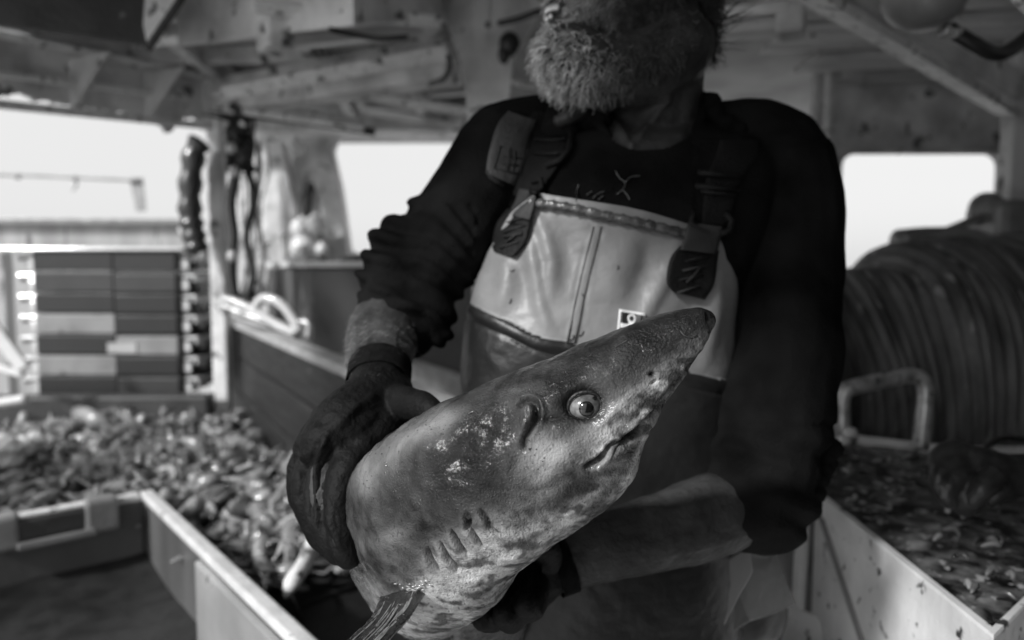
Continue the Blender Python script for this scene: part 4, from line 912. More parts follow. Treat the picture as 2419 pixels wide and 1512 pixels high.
# droplets and slime threads on the hide
b = MB(); r1 = random.Random(5); zones = [((1010, 985), (1330, 900), 40), ((860, 1085), (990, 1200), 60), ((1180, 1000), (1300, 950), 60), ((1000, 1100), (1250, 1000), 90)]
for i in range(420):
    (x0, y0), (x1, y1), sp = zones[i % 4]; t = r1.random(); x = x0+(x1-x0)*t+r1.gauss(0, sp*.6); y = y0+(y1-y0)*t+r1.gauss(0, sp)
    q, nrm = shark_at(x, y, 0); xx, yy_, _ = proj(np.array([q])); 
    if abs(xx[0]-x)+abs(yy_[0]-y) > 6: continue
    rr_ = r1.uniform(.0003, .0008)*(1 if r1.random() < .9 else 1.5); b.ball(q, (rr_, rr_, rr_), 4)
M['water'] = mat('water_drops', .03, .05, .05, 60, coat=1, spec=.8); o = b.build('water_drops', 'water', shark, True); o['kind'] = 'stuff'
for pts in ([(1108, 978), (1118, 972), (1128, 980), (1142, 976)], [(1454, 820), (1468, 812), (1482, 804)], [(1606, 782), (1616, 792), (1632, 796), (1644, 790)], [(1300, 915), (1310, 908), (1318, 914)], [(830, 1220), (842, 1222)]):
    b = MB(); b.tube(curve([shark_at(x, y, .0006)[0] for x, y in pts], 16), .0007, 6); b.build('slime_thread', 'water', shark, True)
# ================================================================== FISHERMAN
man = empty('person', Vector((P(1480, 700, 1.06).x, P(1480, 700, 1.06).y, 0)), 'bearded fisherman in black sweater and bib overalls holding the shark with dark gloves', 'person')
def limb(b, pts, flat=1.0, n=18, m=30, up=None):
    a = catmull(np.array([np.hstack([P3(p[:3]), [p[3]]]) for p in pts]), m)
    pp = [Vector(q[:3]) for q in a]; rr = [float(q[3]) for q in a]
    b.tube(pp, rr, n, flat=flat, up=up)
    b.ball(pp[0], rr[0]*.97, 8); b.ball(pp[-1], rr[-1]*.97, 8)
def ringset(b, rows, n=48, cap=True, m=40):
    """rows: (px, py, depth, half width m, half depth m)"""
    a = catmull(np.array([np.hstack([P3(r[:3]), r[3:5]]) for r in rows]), m); rg_ = []
    for q in a:
        c = Vector(q[:3]); rg_.append([c+RT*(q[3]*math.copysign(abs(math.cos(t))**.85, math.cos(t)))+Vector((0, 1, 0))*(q[4]*math.copysign(abs(math.sin(t))**.9, math.sin(t))) for t in [2*math.pi*k/n for k in range(n)]])
    b.rings(rg_, cap=cap)
TOR = [(1530, 290, 1.07, .075, .07), (1535, 322, 1.07, .13, .085), (1530, 352, 1.06, .185, .10), (1522, 420, 1.055, .205, .118), (1500, 520, 1.05, .198, .125), (1470, 650, 1.05, .190, .125), (1440, 850, 1.045, .185, .125), (1425, 1100, 1.045, .185, .13), (1420, 1350, 1.05, .19, .14), (1420, 1560, 1.06, .19, .14)]
ARM_L = [(1185, 352, 1.07, .072), (1140, 440, 1.06, .074), (1075, 540, 1.05, .074), (1000, 640, 1.03, .072), (955, 715, 1.01, .066), (945, 760, .985, .060)]
FORE_L = [(955, 720, 1.01, .052), (915, 775, .975, .0535), (897, 830, .92, .047), (893, 880, .87, .038), (895, 915, .84, .034)]
ARM_R = [(1840, 385, 1.06, .078), (1866, 500, 1.05, .078), (1862, 680, 1.03, .080), (1842, 850, .99, .082), (1815, 1000, .96, .083), (1792, 1110, .94, .081), (1785, 1190, .925, .076)]
FORE_R = [(1790, 1172, .94, .048), (1700, 1208, .91, .054), (1580, 1250, .885, .050), (1440, 1290, .86, .042), (1330, 1330, .85, .034), (1290, 1345, .845, .032)]
def hand_left(b, g):                                                  # the hand in the photo's left, g = glove thickness
    limb(b, [(895, 905, .845, .033+g), (880, 945, .82, .036+g), (850, 985, .795, .040+g), (815, 1020, .77, .041+g), (785, 1050, .755, .034+g)], n=20)
    limb(b, [(915, 930, .84, .032+g), (905, 985, .81, .036+g), (868, 1040, .775, .034+g), (825, 1080, .75, .026+g)], n=20)
    limb(b, [(870, 960, .83, .030+g), (800, 1010, .80, .034+g), (745, 1060, .78, .024+g)], n=20)
    for pts in (((860, 1050, .75, .017), (818, 1115, .725, .016), (800, 1190, .71, .0145), (806, 1262, .70, .0135), (822, 1318, .70, .0115)),
                ((815, 1045, .76, .017), (768, 1110, .74, .016), (755, 1185, .725, .0148), (772, 1260, .715, .013), (798, 1308, .71, .011)),
                ((775, 1050, .78, .016), (733, 1105, .765, .0155), (724, 1170, .75, .0142), (742, 1240, .745, .012), (765, 1280, .745, .0105)),
                ((750, 1055, .80, .0145), (714, 1098, .79, .014), (708, 1150, .785, .0125), (722, 1210, .78, .0105), (738, 1240, .78, .009)),
                ((925, 945, .81, .019), (965, 955, .775, .0175), (998, 962, .745, .015), (1018, 972, .725, .0115))):
        limb(b, [(x, y, d, r0+g*.75) for x, y, d, r0 in pts], n=14)
def hand_right(b, g):                                                 # under the belly of the shark
    limb(b, [(1310, 1338, .848, .030+g), (1265, 1355, .84, .036+g), (1225, 1372, .825, .036+g), (1195, 1385, .81, .028+g)], n=20)
    for k, pts in enumerate((((1215, 1395, .82, .0155), (1170, 1418, .79, .0145), (1135, 1440, .755, .0135), (1112, 1440, .74, .011)),
                ((1230, 1405, .80, .0155), (1190, 1440, .77, .0145), (1160, 1462, .74, .0135), (1140, 1462, .725, .011)),
                ((1250, 1395, .79, .0155), (1225, 1440, .755, .0145), (1205, 1462, .725, .013), (1190, 1455, .71, .0105)),
                ((1268, 1385, .785, .0145), (1262, 1425, .755, .013), (1250, 1440, .73, .0115), (1240, 1430, .715, .0095)),
                ((1290, 1330, .83, .018), (1285, 1300, .80, .0165), (1262, 1290, .78, .015), (1240, 1296, .77, .012)))):
        limb(b, [(x, y, d, r0+g*.75) for x, y, d, r0 in pts], n=14)
# ---- body: head with face, neck, torso, arms, hands and legs as one surface
b = MB()
ringset(b, [(x, y, d, w_*.93, t*.93) for x, y, d, w_, t in TOR])
limb(b, [(1545, 420, 1.08, .075), (1537, 345, 1.065, .072), (1540, 270, 1.05, .071), (1548, 180, 1.04, .072), (1560, 80, 1.04, .07)])
limb(b, [(1200, 350, 1.07, .055), (1330, 335, 1.08, .05), (1530, 340, 1.09, .06), (1750, 340, 1.08, .05), (1840, 370, 1.07, .055)])
for arm in (ARM_L, ARM_R): limb(b, [(x, y, d, r0*.8) for x, y, d, r0 in arm])
limb(b, FORE_L); limb(b, FORE_R); hand_left(b, -.001); hand_right(b, -.001)
# the head, facing the picture's left and lifted a little
hf = (RT*-.96+Vector((0, -.20, 0))+Vector((0, 0, .06))).normalized(); hu = Vector((.10, -.03, 1)).normalized(); hs = hu.cross(hf).normalized(); hu = hf.cross(hs)
hc = P(1488, -84, 1.02); HS = 1.2
def H(f, s, u): return hc+(hf*f+hs*s+hu*u)*HS
hrot = Matrix((hf, hs, hu)).transposed()
b.ball(H(-.012, 0, .045), (0.1176, 0.0936, 0.1104), 20, rot=hrot)          # cranium
b.ball(H(.035, 0, -.03), (0.0744, 0.0744, 0.102), 16, rot=hrot)
b.ball(H(.045, 0, -.085), (0.0624, 0.06, 0.054), 14, rot=hrot)          # jaw
b.ball(H(.082, 0, -.112), (0.0264, 0.0288, 0.024), 12, rot=hrot)          # chin
b.ball(H(.070, 0, -.138), (.03, .036, .028), 12, rot=hrot); b.ball(H(.04, 0, -.128), (.05, .05, .034), 12, rot=hrot)
b.ball(H(.0, .05, -.055), (0.066, 0.0192, 0.054), 10, rot=hrot); b.ball(H(.0, -.05, -.055), (0.066, 0.0192, 0.054), 10, rot=hrot)
for s_ in (-1, 1): b.ball(H(.06, s_*.036, -.028), (0.0312, 0.024, 0.0264), 10, rot=hrot)
b.ball(H(.082, 0, .028), (0.0192, 0.054, 0.0144), 10, rot=hrot)           # brow
b.tube([H(.086, 0, .015), H(.104, 0, -.012), H(.117, 0, -.032), H(.10, 0, -.042)], [.008, .010, .013, .010], 10)
for s_ in (-1, 1): b.ball(H(.104, s_*.012, -.037), (0.0108, 0.0096, 0.0084), 8, rot=hrot)
b.ball(H(.093, 0, -.061), (0.0144, 0.0288, 0.0078), 10, rot=hrot); b.ball(H(.088, 0, -.089), (0.0125, 0.0264, 0.008), 10, rot=hrot)
for s_ in (-1, 1):
    b.ball(H(-.012, s_*.079, -.008), (0.0204, 0.0108, 0.036), 10, rot=hrot); b.ball(H(-.008, s_*.082, -.035), (0.0108, 0.0084, 0.012), 8, rot=hrot)
# tendons and throat
limb(b, [(1345, 135, .945, .046), (1430, 172, .965, .052), (1530, 160, .985, .056), (1600, 110, 1.0, .056)])
limb(b, [(1425, 215, .985, .028), (1480, 200, .98, .034)])
for s_, x in ((-1, 1330), (1, 1510)):                                 # legs under the overalls
    limb(b, [(x+5, 1450, 1.06, .085), (x, 1800, 1.06, .075), (x, 2100, 1.08, .06), (x, 2500, 1.10, .055)])
bodym = blend(b, 'body', .0034, 3)
V = getv(bodym); N_ = getn(bodym); X, Y, D = proj(V)
arm = ((X < 1010) & (Y > 700)) | ((Y > 1100) & (X > 1300))
nkd = np.zeros(len(V))
for ln, wd, h in (([(1430, 255), (1462, 300), (1488, 350)], 9, .006), ([(1575, 235), (1530, 300), (1494, 352)], 10, .007), ([(1455, 250), (1500, 290)], 22, -.006), ([(1640, 200), (1610, 320)], 14, .004), ([(1520, 340), (1600, 335)], 18, .004)):
    d_, t_ = segd(X, Y, ln); nkd += np.where((Y < 380) & (V[:, 1] < 1.05), h*np.exp(-(d_/wd)**2), 0)
for ln, wd, h in (([(840, 800), (850, 860)], 12, .0025), ([(880, 770), (900, 860)], 14, -.0025), ([(930, 770), (935, 850)], 12, .002), ([(1540, 1215), (1700, 1180)], 14, .003), ([(1480, 1270), (1640, 1250)], 20, -.003)):
    d_, t_ = segd(X, Y, ln); nkd += np.where(arm, h*np.exp(-(d_/wd)**2), 0)
setv(bodym, V+N_*(.0007*wnoise(V, 40, 3, 31)+.0012*wnoise(V, 14, 2, 32)*arm+nkd)[:, None])
link('body', bodym, 'skin', man, True)
# teeth, dark mouth, eyes
b = MB(); b.ball(H(.086, 0, -.0735), (.0204, .0246, .009), 12, rot=hrot); b.build('mouth', 'mouth', man, True)
b = MB()
for k in range(-4, 5):
    a = k*.26; b.ball(H(.086+.015*math.cos(a), .019*math.sin(a), -.0695), (.0038, .0031, .0055), 7, rot=hrot)
    if k in (-3, -1, 0, 2): b.ball(H(.086+.0145*math.cos(a), .0185*math.sin(a), -.0785), (.0036, .0029, .0042), 7, rot=hrot)
b.build('teeth', 'tooth', man, True)
for s_ in (-1, 1):
    b = MB(); b.ball(H(.076, s_*.033, .006), (.012, .013, .010), 10, rot=hrot); e_ = b.build('eye', 'shark_eye', man, True)
    b = MB(); b.ball(H(.0865, s_*.033, .006), (.002, .0055, .0055), 8, rot=hrot); b.build('iris', 'pupil', e_, True)
# ---- hair and beard as strands
bvh = BVHTree.FromPolygons([v.co for v in bodym.vertices], [tuple(p.vertices) for p in bodym.polygons])
def strands(specs, name, material, par, w0=.00035, seg=7):
    vv = []; ff = []; tn = []
    for spec_ in specs:
        pts, w1 = spec_[:2]; tn += [spec_[2] if len(spec_) > 2 else 1.0]*(3*len(pts))
        n0 = len(vv); k = len(pts)
        for i, p in enumerate(pts):
            t = (pts[min(i+1, k-1)]-pts[max(i-1, 0)]); t = t.normalized() if t.length > 1e-9 else Vector((0, 0, 1)); a = t.orthogonal().normalized(); c = t.cross(a); r0 = w1*(1-.75*i/(k-1))
            for q in range(3): vv.append(p+(a*math.cos(q*2.094)+c*math.sin(q*2.094))*r0)
        for i in range(k-1):
            for q in range(3): q2 = (q+1) % 3; ff.append((n0+i*3+q, n0+i*3+q2, n0+i*3+3+q2, n0+i*3+3+q))
    m_ = bpy.data.meshes.new(name); m_.from_pydata([tuple(x) for x in vv], [], ff); m_.update()
    ca2 = m_.color_attributes.new('tone', 'FLOAT_COLOR', 'POINT'); ta_ = np.array(tn); ca2.data.foreach_set('color', np.stack([ta_, ta_, ta_, np.ones_like(ta_)], 1).ravel())
    return link(name, m_, material, par, True)
rh = random.Random(4); sp = []
def grow(root, d0, L, curl, droop, k=7, kn=0.0):
    p = Vector(root); d = Vector(d0).normalized(); out_ = [p.copy()]; ph = rh.uniform(0, 6.28); ax_ = d.orthogonal().normalized(); ay_ = d.cross(ax_)
    for i in range(k):
        d = (d+Vector((0, 0, -droop))+ax_*math.cos(ph+i*1.1)*curl+ay_*math.sin(ph+i*1.1)*curl).normalized(); p = p+d*(L/k); out_.append(p.copy())
    return out_
def lock(root, d0, L, curl, droop, nst, spread, r0, k=7, tone=1.0):
    main = grow(root, d0, L, curl, droop, k); t0 = (main[1]-main[0]).normalized(); a = t0.orthogonal().normalized(); c = t0.cross(a)
    for q in range(nst):
        ph = rh.uniform(0, 6.28); rr = spread*math.sqrt(rh.random()); tw = rh.uniform(-.5, .5); e = rh.uniform(.75, 1.0); n_ = max(3, int(k*e)+1)
        sp.append(([main[i]+(a*math.cos(ph+tw*i)+c*math.sin(ph+tw*i))*rr*(1-.65*i/k)+Vector((rh.gauss(0, .0004),)*3) for i in range(n_)], r0*rh.uniform(.6, 1.3), tone*min(2.2, math.exp(rh.gauss(-.15, .55)))))
nb = 0
for i in range(16000):
    e = Vector((rh.gauss(.25, 1), rh.gauss(0, 1), rh.gauss(-.25, 1))).normalized()
    if e.z > .62 or e.x < -.75: continue
    dirv = (hf*e.x+hs*e.y+hu*e.z).normalized(); src = H(.02, 0, -.06)+dirv*.24
    loc, nrm, ix, dd = bvh.ray_cast(src, -dirv, .3)
    if loc is None: continue
    rel = (loc-hc)/HS; lf, ls, lu = rel.dot(hf), rel.dot(hs), rel.dot(hu)
    if lu > .004-.3*max(0, lf-.02) or lf < -.06: continue
    if lf > .062 and abs(ls) < .032 and -.088 < lu < -.058: continue           # the open mouth
    if lf > .08 and lu > -.052: continue
    qx, qy, _q = proj(np.array([loc])); qx, qy = qx[0], qy[0]
    if loc.y < 1.1 and qy > np.interp(qx, [1380, 1410, 1470, 1540, 1620, 1660], [240, 240, 228, 190, 150, 90])+rh.uniform(-12, 8): continue
    near = math.exp(-((lf-.085)**2+(lu+.13)**2)/.0028); td = Vector((rh.gauss(0, .38), rh.gauss(0, .38), rh.gauss(0, .38)))
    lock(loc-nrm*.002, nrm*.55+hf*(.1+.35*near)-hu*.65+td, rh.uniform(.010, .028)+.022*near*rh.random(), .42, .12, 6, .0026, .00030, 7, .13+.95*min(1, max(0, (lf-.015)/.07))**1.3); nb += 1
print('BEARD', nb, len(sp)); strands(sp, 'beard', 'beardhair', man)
sp = []
for i in range(120):                                                  # moustache
    s_ = rh.uniform(-.032, .032); q = H(.100-.25*abs(s_), s_, -.050+rh.uniform(-.004, .004)); lock(q, hf*.6-hu*.3+hs*s_*18, rh.uniform(.006, .010), .2, .15, 4, .0018, .0004, 5)
strands(sp, 'moustache', 'hair', man)
sp = []; locks = {}
for i in range(4500):                                                 # dark curls on the scalp and nape
    d = Vector((rh.gauss(0, 1), rh.gauss(0, 1), rh.gauss(0, 1))).normalized(); f, s_, u = d.x, d.y, d.z
    if u < -.62 or (f > .45 and u < .55) or (f > .1 and u < -.05): continue
    src = H(-.01, 0, .03)+(hf*f+hs*s_+hu*u)*.25; dirv = -(hf*f+hs*s_+hu*u); loc, nrm, ix, dd = bvh.ray_cast(src, dirv, .3)
    if loc is None: continue
    key = (round(f*5), round(s_*5), round(u*5)); td = locks.setdefault(key, Vector((rh.gauss(0, .5), rh.gauss(0, .5), rh.gauss(0, .5))))
    back = max(0, -f); sp.append((grow(loc, nrm*.5-hf*.5*back+td*.8-hu*.3, .035+.03*back, .42, .12, 9), .0007))
for i in range(26): 
    q = P(1700+rh.uniform(-15, 10), 40+rh.uniform(-50, 70), 1.03); sp.append((grow(q, RT*.9+Vector((0, -.2, rh.uniform(-.3, .7))), rh.uniform(.04, .065), .22, -.02, 9), .0008))
for i in range(1500):                                                 # nape curls
    ty = rh.uniform(-60, 135); q = P(1672+rh.gauss(0, 13)+.12*(60-ty)*.8, ty+rh.gauss(0, 8), 1.04+rh.gauss(0, .02)); sp.append((grow(q, RT*rh.uniform(-.2, .6)+Vector((rh.gauss(0, .3), rh.gauss(0, .3), -.5)), rh.uniform(.015, .032), .6, .1, 8), .0008))
strands(sp, 'hair', 'darkhair', man)
sp = []
for i in range(1500):                                                 # hairs on the bare forearm
    px_, py_ = rh.uniform(790, 1010), rh.uniform(740, 900); r_ = ray(px_, py_); loc, nrm, ix, dd = bvh.ray_cast(c0, r_.normalized(), 2)
    if loc is None or loc.y > 1.1: continue
    sp.append((grow(loc, nrm*.5+Vector((-.35, -.2, -.5))+Vector((rh.gauss(0, .2),)*3), rh.uniform(.005, .010), .08, .1, 4), .00006))
strands(sp, 'arm_hair', 'hair', man)
# ---- sweater
b = MB()
ringset(b, [(1535, 305, 1.075, .098, .08)]+[(x, y, d, w_*1.005, t) for x, y, d, w_, t in TOR[1:8]])
limb(b, [(1190, 352, 1.07, .072), (1260, 320, 1.08, .062), (1360, 318, 1.09, .058), (1530, 330, 1.10, .06), (1700, 335, 1.09, .064), (1790, 345, 1.08, .072), (1840, 380, 1.065, .078)])
limb(b, ARM_L); limb(b, ARM_R); limb(b, [(1790, 1150, .935, .070), (1768, 1185, .93, .068), (1738, 1198, .922, .064)])
rs = random.Random(8)
for k, (x, y, d, r0) in enumerate(((1050, 545, 1.06, .075), (992, 590, 1.05, .076), (962, 622, 1.035, .073), (948, 668, 1.02, .073), (935, 700, 1.01, .068), (942, 742, .99, .066))):   # pushed-up sleeve bunches
    q = P(x, y, d); tdir = (P(*ARM_L[min(5, k//2+3)][:3])-P(*ARM_L[2][:3])).normalized()
    rot_ = tdir.to_track_quat('Z', 'Y').to_matrix(); b.ball(q, (r0, r0, .022), 12, rot=rot_)
limb(b, [(985, 700, .99, .045), (1025, 760, .975, .035), (1040, 790, .97, .018)])
sw = blend(b, 'sweater', .0042, 4)
V = getv(sw); N_ = getn(sw); X, Y, D = proj(V)
fold = .0022*wnoise(V*np.array([1, 1, .8]), 7, 3, 41)
u_ = segd(X, Y, [(1180, 350), (1060, 560), (940, 760)])[1]
inL = (X < 1120) & (Y > 480); fold += inL*.0035*np.sin(u_*62+3*np.sin(X*.02)+wnoise(V, 6, 2, 3)*1.6)
inR = (X > 1640) & (Y > 330); vR = (Y-330)/850.
fold += inR*(.0042*np.clip(vR, 0, 1)*np.sin(Y*.035+X*.015+2.2*wnoise(V, 4, 2, 9))+.003*np.sin(Y*.011-X*.02))
low = inR & (Y > 1000); fold += low*.004*np.sin(Y*.075-X*.02+wnoise(V, 8, 2, 10))
setv(sw, V+N_*fold[:, None])
# open the sleeve ends and the bottom so skin emerges cleanly
bm = bmesh.new(); bm.from_mesh(sw); bm.verts.ensure_lookup_table()
kill = [v for v in bm.verts if ((X[v.index]-1530)/116)**2+((Y[v.index]-262)/92)**2 < 1 and D[v.index] < 1.06]
bmesh.ops.delete(bm, geom=kill, context='VERTS'); bm.to_mesh(sw); bm.free(); sw.update()
link('sweater', sw, 'cloth', man, True)
b = MB()                                                              # crew neck / raised collar
def pc_(x, y, d): return P(x, y, d)
nk = [pc_(1408, 262, 1.02), pc_(1424, 308, .99), pc_(1458, 344, .975), pc_(1510, 358, .968), pc_(1575, 352, .968), pc_(1630, 322, .985), pc_(1658, 270, 1.02), pc_(1655, 225, 1.09), pc_(1540, 205, 1.14), pc_(1425, 225, 1.10)]
b.tube(curve(nk+[nk[0]], 60), .0085, 10)
b.tube(curve([pc_(1318, 330, 1.0), pc_(1335, 270, 1.03), pc_(1352, 228, 1.06), pc_(1395, 250, 1.03), pc_(1400, 300, 1.0)], 20), [.01]+[.03]*18+[.012], 12)
b.tube(curve([pc_(1672, 235, 1.05), pc_(1690, 275, 1.03), pc_(1735, 310, 1.03), pc_(1775, 325, 1.04), pc_(1790, 350, 1.02)], 24), [.012+.008*abs(math.sin(i*.9)) for i in range(24)], 12)
col = blend(b, 'collar', .004, 2); V = getv(col); setv(col, V+getn(col)*(.0016*wnoise(V, 18, 3, 61))[:, None]); link('collar', col, 'cloth', man, True)
# frayed cuffs on the near sleeve
b = MB(); 
for i in range(14):
    t = i/13; q = P(1968-60*t+rs.uniform(-8, 8), 1060+150*t, .95); b.ball(q, (rs.uniform(.008, .016),)*3, 7)
b.build('sleeve_edge', 'cloth', man, True)
# ---- bib overalls
def bibtop(ph):                                                       # picture height of the top edge against angle
    return float(np.interp(ph, [-110, -62, -40, 0, 38, 60, 110], [700, 520, 476, 508, 556, 590, 740]))
NBu, NBv = 240, 260; vv = []; 
rowsb = catmull(np.array([(1436, 470, .166, .128, 1.045), (1438, 560, .174, .132, 1.045), (1418, 700, .192, .137, 1.045), (1402, 850, .195, .138, 1.04), (1400, 1050, .193, .14, 1.04), (1405, 1300, .20, .148, 1.045), (1405, 1600, .205, .15, 1.05)]), 200)
ys_ = rowsb[:, 1]
for j in range(NBv+1):
    for i in range(NBu+1):
        ph = -180+360*i/NBu; top = bibtop(max(-110, min(110, ph))) if abs(ph) < 110 else 740
        y = top+(1580-top)*(j/NBv)**1.1; cx_ = np.interp(y, ys_, rowsb[:, 0]); rx = np.interp(y, ys_, rowsb[:, 2]); ry = np.interp(y, ys_, rowsb[:, 3]); dc = np.interp(y, ys_, rowsb[:, 4])
        a = R(ph); c = P(cx_, y, dc); sx = math.copysign(abs(math.sin(a))**.92, math.sin(a)); cc = math.copysign(abs(math.cos(a))**.58, math.cos(a))
        vv.append(c+RT*rx*sx-Vector((0, 1, 0))*ry*cc)
ff = []
for j in range(NBv):
    for i in range(NBu): a = j*(NBu+1)+i; ff.append((a, a+NBu+1, a+NBu+2, a+1))
me = bpy.data.meshes.new('overalls'); me.from_pydata([tuple(v) for v in vv], [], ff); me.update()
bm = bmesh.new(); bm.from_mesh(me); bmesh.ops.remove_doubles(bm, verts=bm.verts, dist=1e-6); bm.to_mesh(me); bm.free(); me.update()
V = getv(me); N_ = getn(me); X, Y, D = proj(V)
if ((V[:, 1]-1.05)*N_[:, 1]).mean() < 0: me.flip_normals(); N_ = getn(me)
d0 = np.zeros(len(V)); fr = V[:, 1] < P(1440, 700, 1.04).y
def rdg(line, wd, h, shp=1): 
    d, t = segd(X, Y, line); return np.where(fr, h*np.exp(-(d/wd)**2)*np.sin(np.clip(t*.92+.04, 0, 1)*math.pi)**.6, 0)
d0 += rdg([(1262, 500), (1290, 560), (1305, 620), (1300, 700)], 14, .006)+rdg([(1330, 520), (1345, 600), (1335, 700)], 30, -.006)
d0 += rdg([(1250, 560), (1262, 640), (1275, 720), (1300, 790)], 13, .006)+rdg([(1225, 600), (1235, 680), (1240, 740)], 26, -.005)
d0 += rdg([(1200, 620), (1195, 680), (1180, 740)], 18, .005)+rdg([(1480, 560), (1455, 640), (1450, 720)], 38, .005)+rdg([(1540, 560), (1520, 640), (1480, 720)], 26, -.007)
d0 += rdg([(1600, 580), (1575, 650), (1530, 730), (1500, 800)], 16, .007)+rdg([(1690, 640), (1685, 740), (1660, 860)], 18, .006)+rdg([(1150, 640), (1130, 720)], 12, .004)
d0 += rdg([(1630, 720), (1600, 780), (1560, 840)], 24, -.006)
seam = [(1412, 530), (1392, 600), (1370, 700), (1348, 812)]
d0 += rdg(seam, 9, .0035)+rdg([(x-10, y) for x, y in seam], 3, -.003)+rdg([(x+9, y) for x, y in seam], 3, -.003)
d0 += .0016*wnoise(V, 7, 3, 51)+.0004*wnoise(V, 30, 2, 52)
bl_x = [1040, 1085, 1120, 1160, 1200, 1250, 1300, 1360, 1420, 1500, 1590, 1680, 1720]; bl_y = [705, 712, 725, 742, 762, 788, 802, 815, 828, 850, 872, 893, 900]
bnd = np.interp(X, bl_x, bl_y)+1.5*np.sin(X*.05)
d0 += np.where(fr & (Y > bnd), .0022, 0)+np.where(fr, .002*np.exp(-((Y-bnd-14)/10)**2), 0)-np.where(fr, .002*np.exp(-((Y-bnd-34)/5)**2), 0)
setv(me, V+N_*d0[:, None])
for m_ in ('pvc', 'pvcdark'): me.materials.append(M[m_])
mi = []
for p in me.polygons:
    q = p.vertices[0]; mi.append(1 if (Y[q] > bnd[q] or not fr[q] or X[q] < 1090) else 0)
ov = link('overalls', me, ['pvc', 'pvcdark'], man, True); me.polygons.foreach_set('material_index', mi)
so_ = ov.modifiers.new('s', 'SOLIDIFY'); so_.thickness = .003; so_.offset = 1; m2 = bake(ov); ov.modifiers.clear(); ov.data = m2
bvb = BVHTree.FromPolygons([v.co for v in m2.vertices], [tuple(p.vertices) for p in m2.polygons])
bvs = BVHTree.FromPolygons([v.co for v in sw.vertices], [tuple(p.vertices) for p in sw.polygons])
def surf(px, py, off=.004):
    r_ = ray(px, py).normalized(); best = None
    for t_ in (bvb, bvs):
        loc, nrm, ix, dd = t_.ray_cast(c0, r_, 3)
        if loc is not None and (best is None or dd < best[1]): best = (loc, dd)
    if best is None: return P(px, py, .98)
    return best[0]-r_*off
def ribbon(rows, name, m, off=.004, th=.003, par=None, nu=10, smooth=True, wob=0):
    """rows of ((left px,py),(right px,py)) laid on the clothes"""
    L_ = catmull(np.array([r[0] for r in rows], float), 28); R2 = catmull(np.array([r[1] for r in rows], float), 28)
    pts = [[surf(L_[i][0]*(1-k/nu)+R2[i][0]*k/nu, L_[i][1]*(1-k/nu)+R2[i][1]*k/nu, off) for k in range(nu+1)] for i in range(28)]
    # smooth the depths a little
    ds = np.array([[depth(p) for p in r] for r in pts]); 
    for _ in range(3): ds[1:-1] = (ds[:-2]+ds[1:-1]*2+ds[2:])/4; ds[:, 1:-1] = (ds[:, :-2]+ds[:, 1:-1]*2+ds[:, 2:])/4
    top_ = []; bot_ = []
    for i in range(28):
        for k in range(nu+1):
            x = L_[i][0]*(1-k/nu)+R2[i][0]*k/nu; y = L_[i][1]*(1-k/nu)+R2[i][1]*k/nu; top_.append(P(x, y, ds[i][k]-th*(1 if 0 < k < nu else .6))); bot_.append(P(x, y, ds[i][k]+.004))
    n1_ = nu+1; ff = []; N1 = len(top_)
    for i in range(27):
        for k in range(nu): a = i*n1_+k; ff.append((a, a+1, a+n1_+1, a+n1_)); ff.append((N1+a, N1+a+n1_, N1+a+n1_+1, N1+a+1))
    per = [i*n1_ for i in range(28)]+[27*n1_+k for k in range(1, n1_)]+[i*n1_+nu for i in range(26, -1, -1)]+[k for k in range(nu-1, 0, -1)]
    for q in range(len(per)): a, c = per[q], per[(q+1) % len(per)]; ff.append((a, c, N1+c, N1+a))
    mb = MB(); mb.add(top_+bot_, ff); return mb.build(name, m, par or man, smooth)
def mark(pts, r0, name, m, par, off=.0075, n=20, flat=1.0):
    mb = MB(); mb.tube([surf(x, y, off) for x, y in pts], r0, 8, flat=flat); return mb.build(name, m, par, True)
# piping along the top edge
tp_ = [(1252, 484), (1300, 488), (1360, 498), (1430, 514), (1500, 528), (1560, 542), (1618, 556)]
M['piping'] = mat('creased_piping', .10, .22, .035, 50, .8, 90, coat=.5, spots=.3, sscale=40, sthr=.66)
cp = catmull(np.array(tp_, float), 60); mb = MB(); mb.tube([surf(x, y-4, .006) for x, y in cp], [.0065+.001*math.sin(i*1.3)+.0006*math.sin(i*2.9) for i in range(60)], 10); mb.build('piping', 'piping', ov, True)
# straps
ls = ribbon([((1262, 262), (1352, 268)), ((1228, 320), (1345, 330)), ((1222, 380), (1318, 392)), ((1216, 420), (1290, 432)), ((1210, 462), (1272, 470))], 'shoulder_strap', 'strap', .008, .004)
tg = ribbon([((1200, 262), (1268, 285)), ((1172, 300), (1250, 330)), ((1152, 370), (1238, 385)), ((1148, 408), (1215, 440))], 'strap_pad', mat('strap_pad', .035, .6, .05, 30, .5, 200), .012, .005)
for pts in ([(1182, 345), (1246, 356), (1228, 412), (1166, 398), (1182, 345)], [(1188, 368), (1232, 376)], [(1184, 386), (1226, 392)], [(1205, 350), (1198, 400)], [(1218, 356), (1212, 404)]): mark(pts, .0011, 'print_line', 'print', tg, .018)
mark([(1150, 404), (1158, 418), (1172, 428), (1190, 438)], .003, 'pad_edge', 'print', tg, .014)
mark([(1335, 285), (1350, 318), (1344, 352), (1322, 380), (1290, 392)], .005, 'buckle_loop', 'patch', ls, .016)
for y in (330, 362): mark([(1262, y), (1300, y+2), (1336, y-3)], .003, 'buckle_bar', 'patch', ls, .016)
kn = MB(); kn.tube(curve([P(1312, 292, .985), P(1335, 280, .98), P(1360, 268, .985), P(1378, 262, .995)], 12), [.007]+[.013]*3+[.016]*6+[.013, .008], 12, flat=.7); kn.build('strap_slide', mat('worn_leather', .045, .6, .03, 60, .5, 200), man, True)
ribbon([((1226, 446), (1268, 452)), ((1214, 480), (1262, 486)), ((1196, 506), (1252, 520))], 'strap_tab', 'tab', .012, .003)
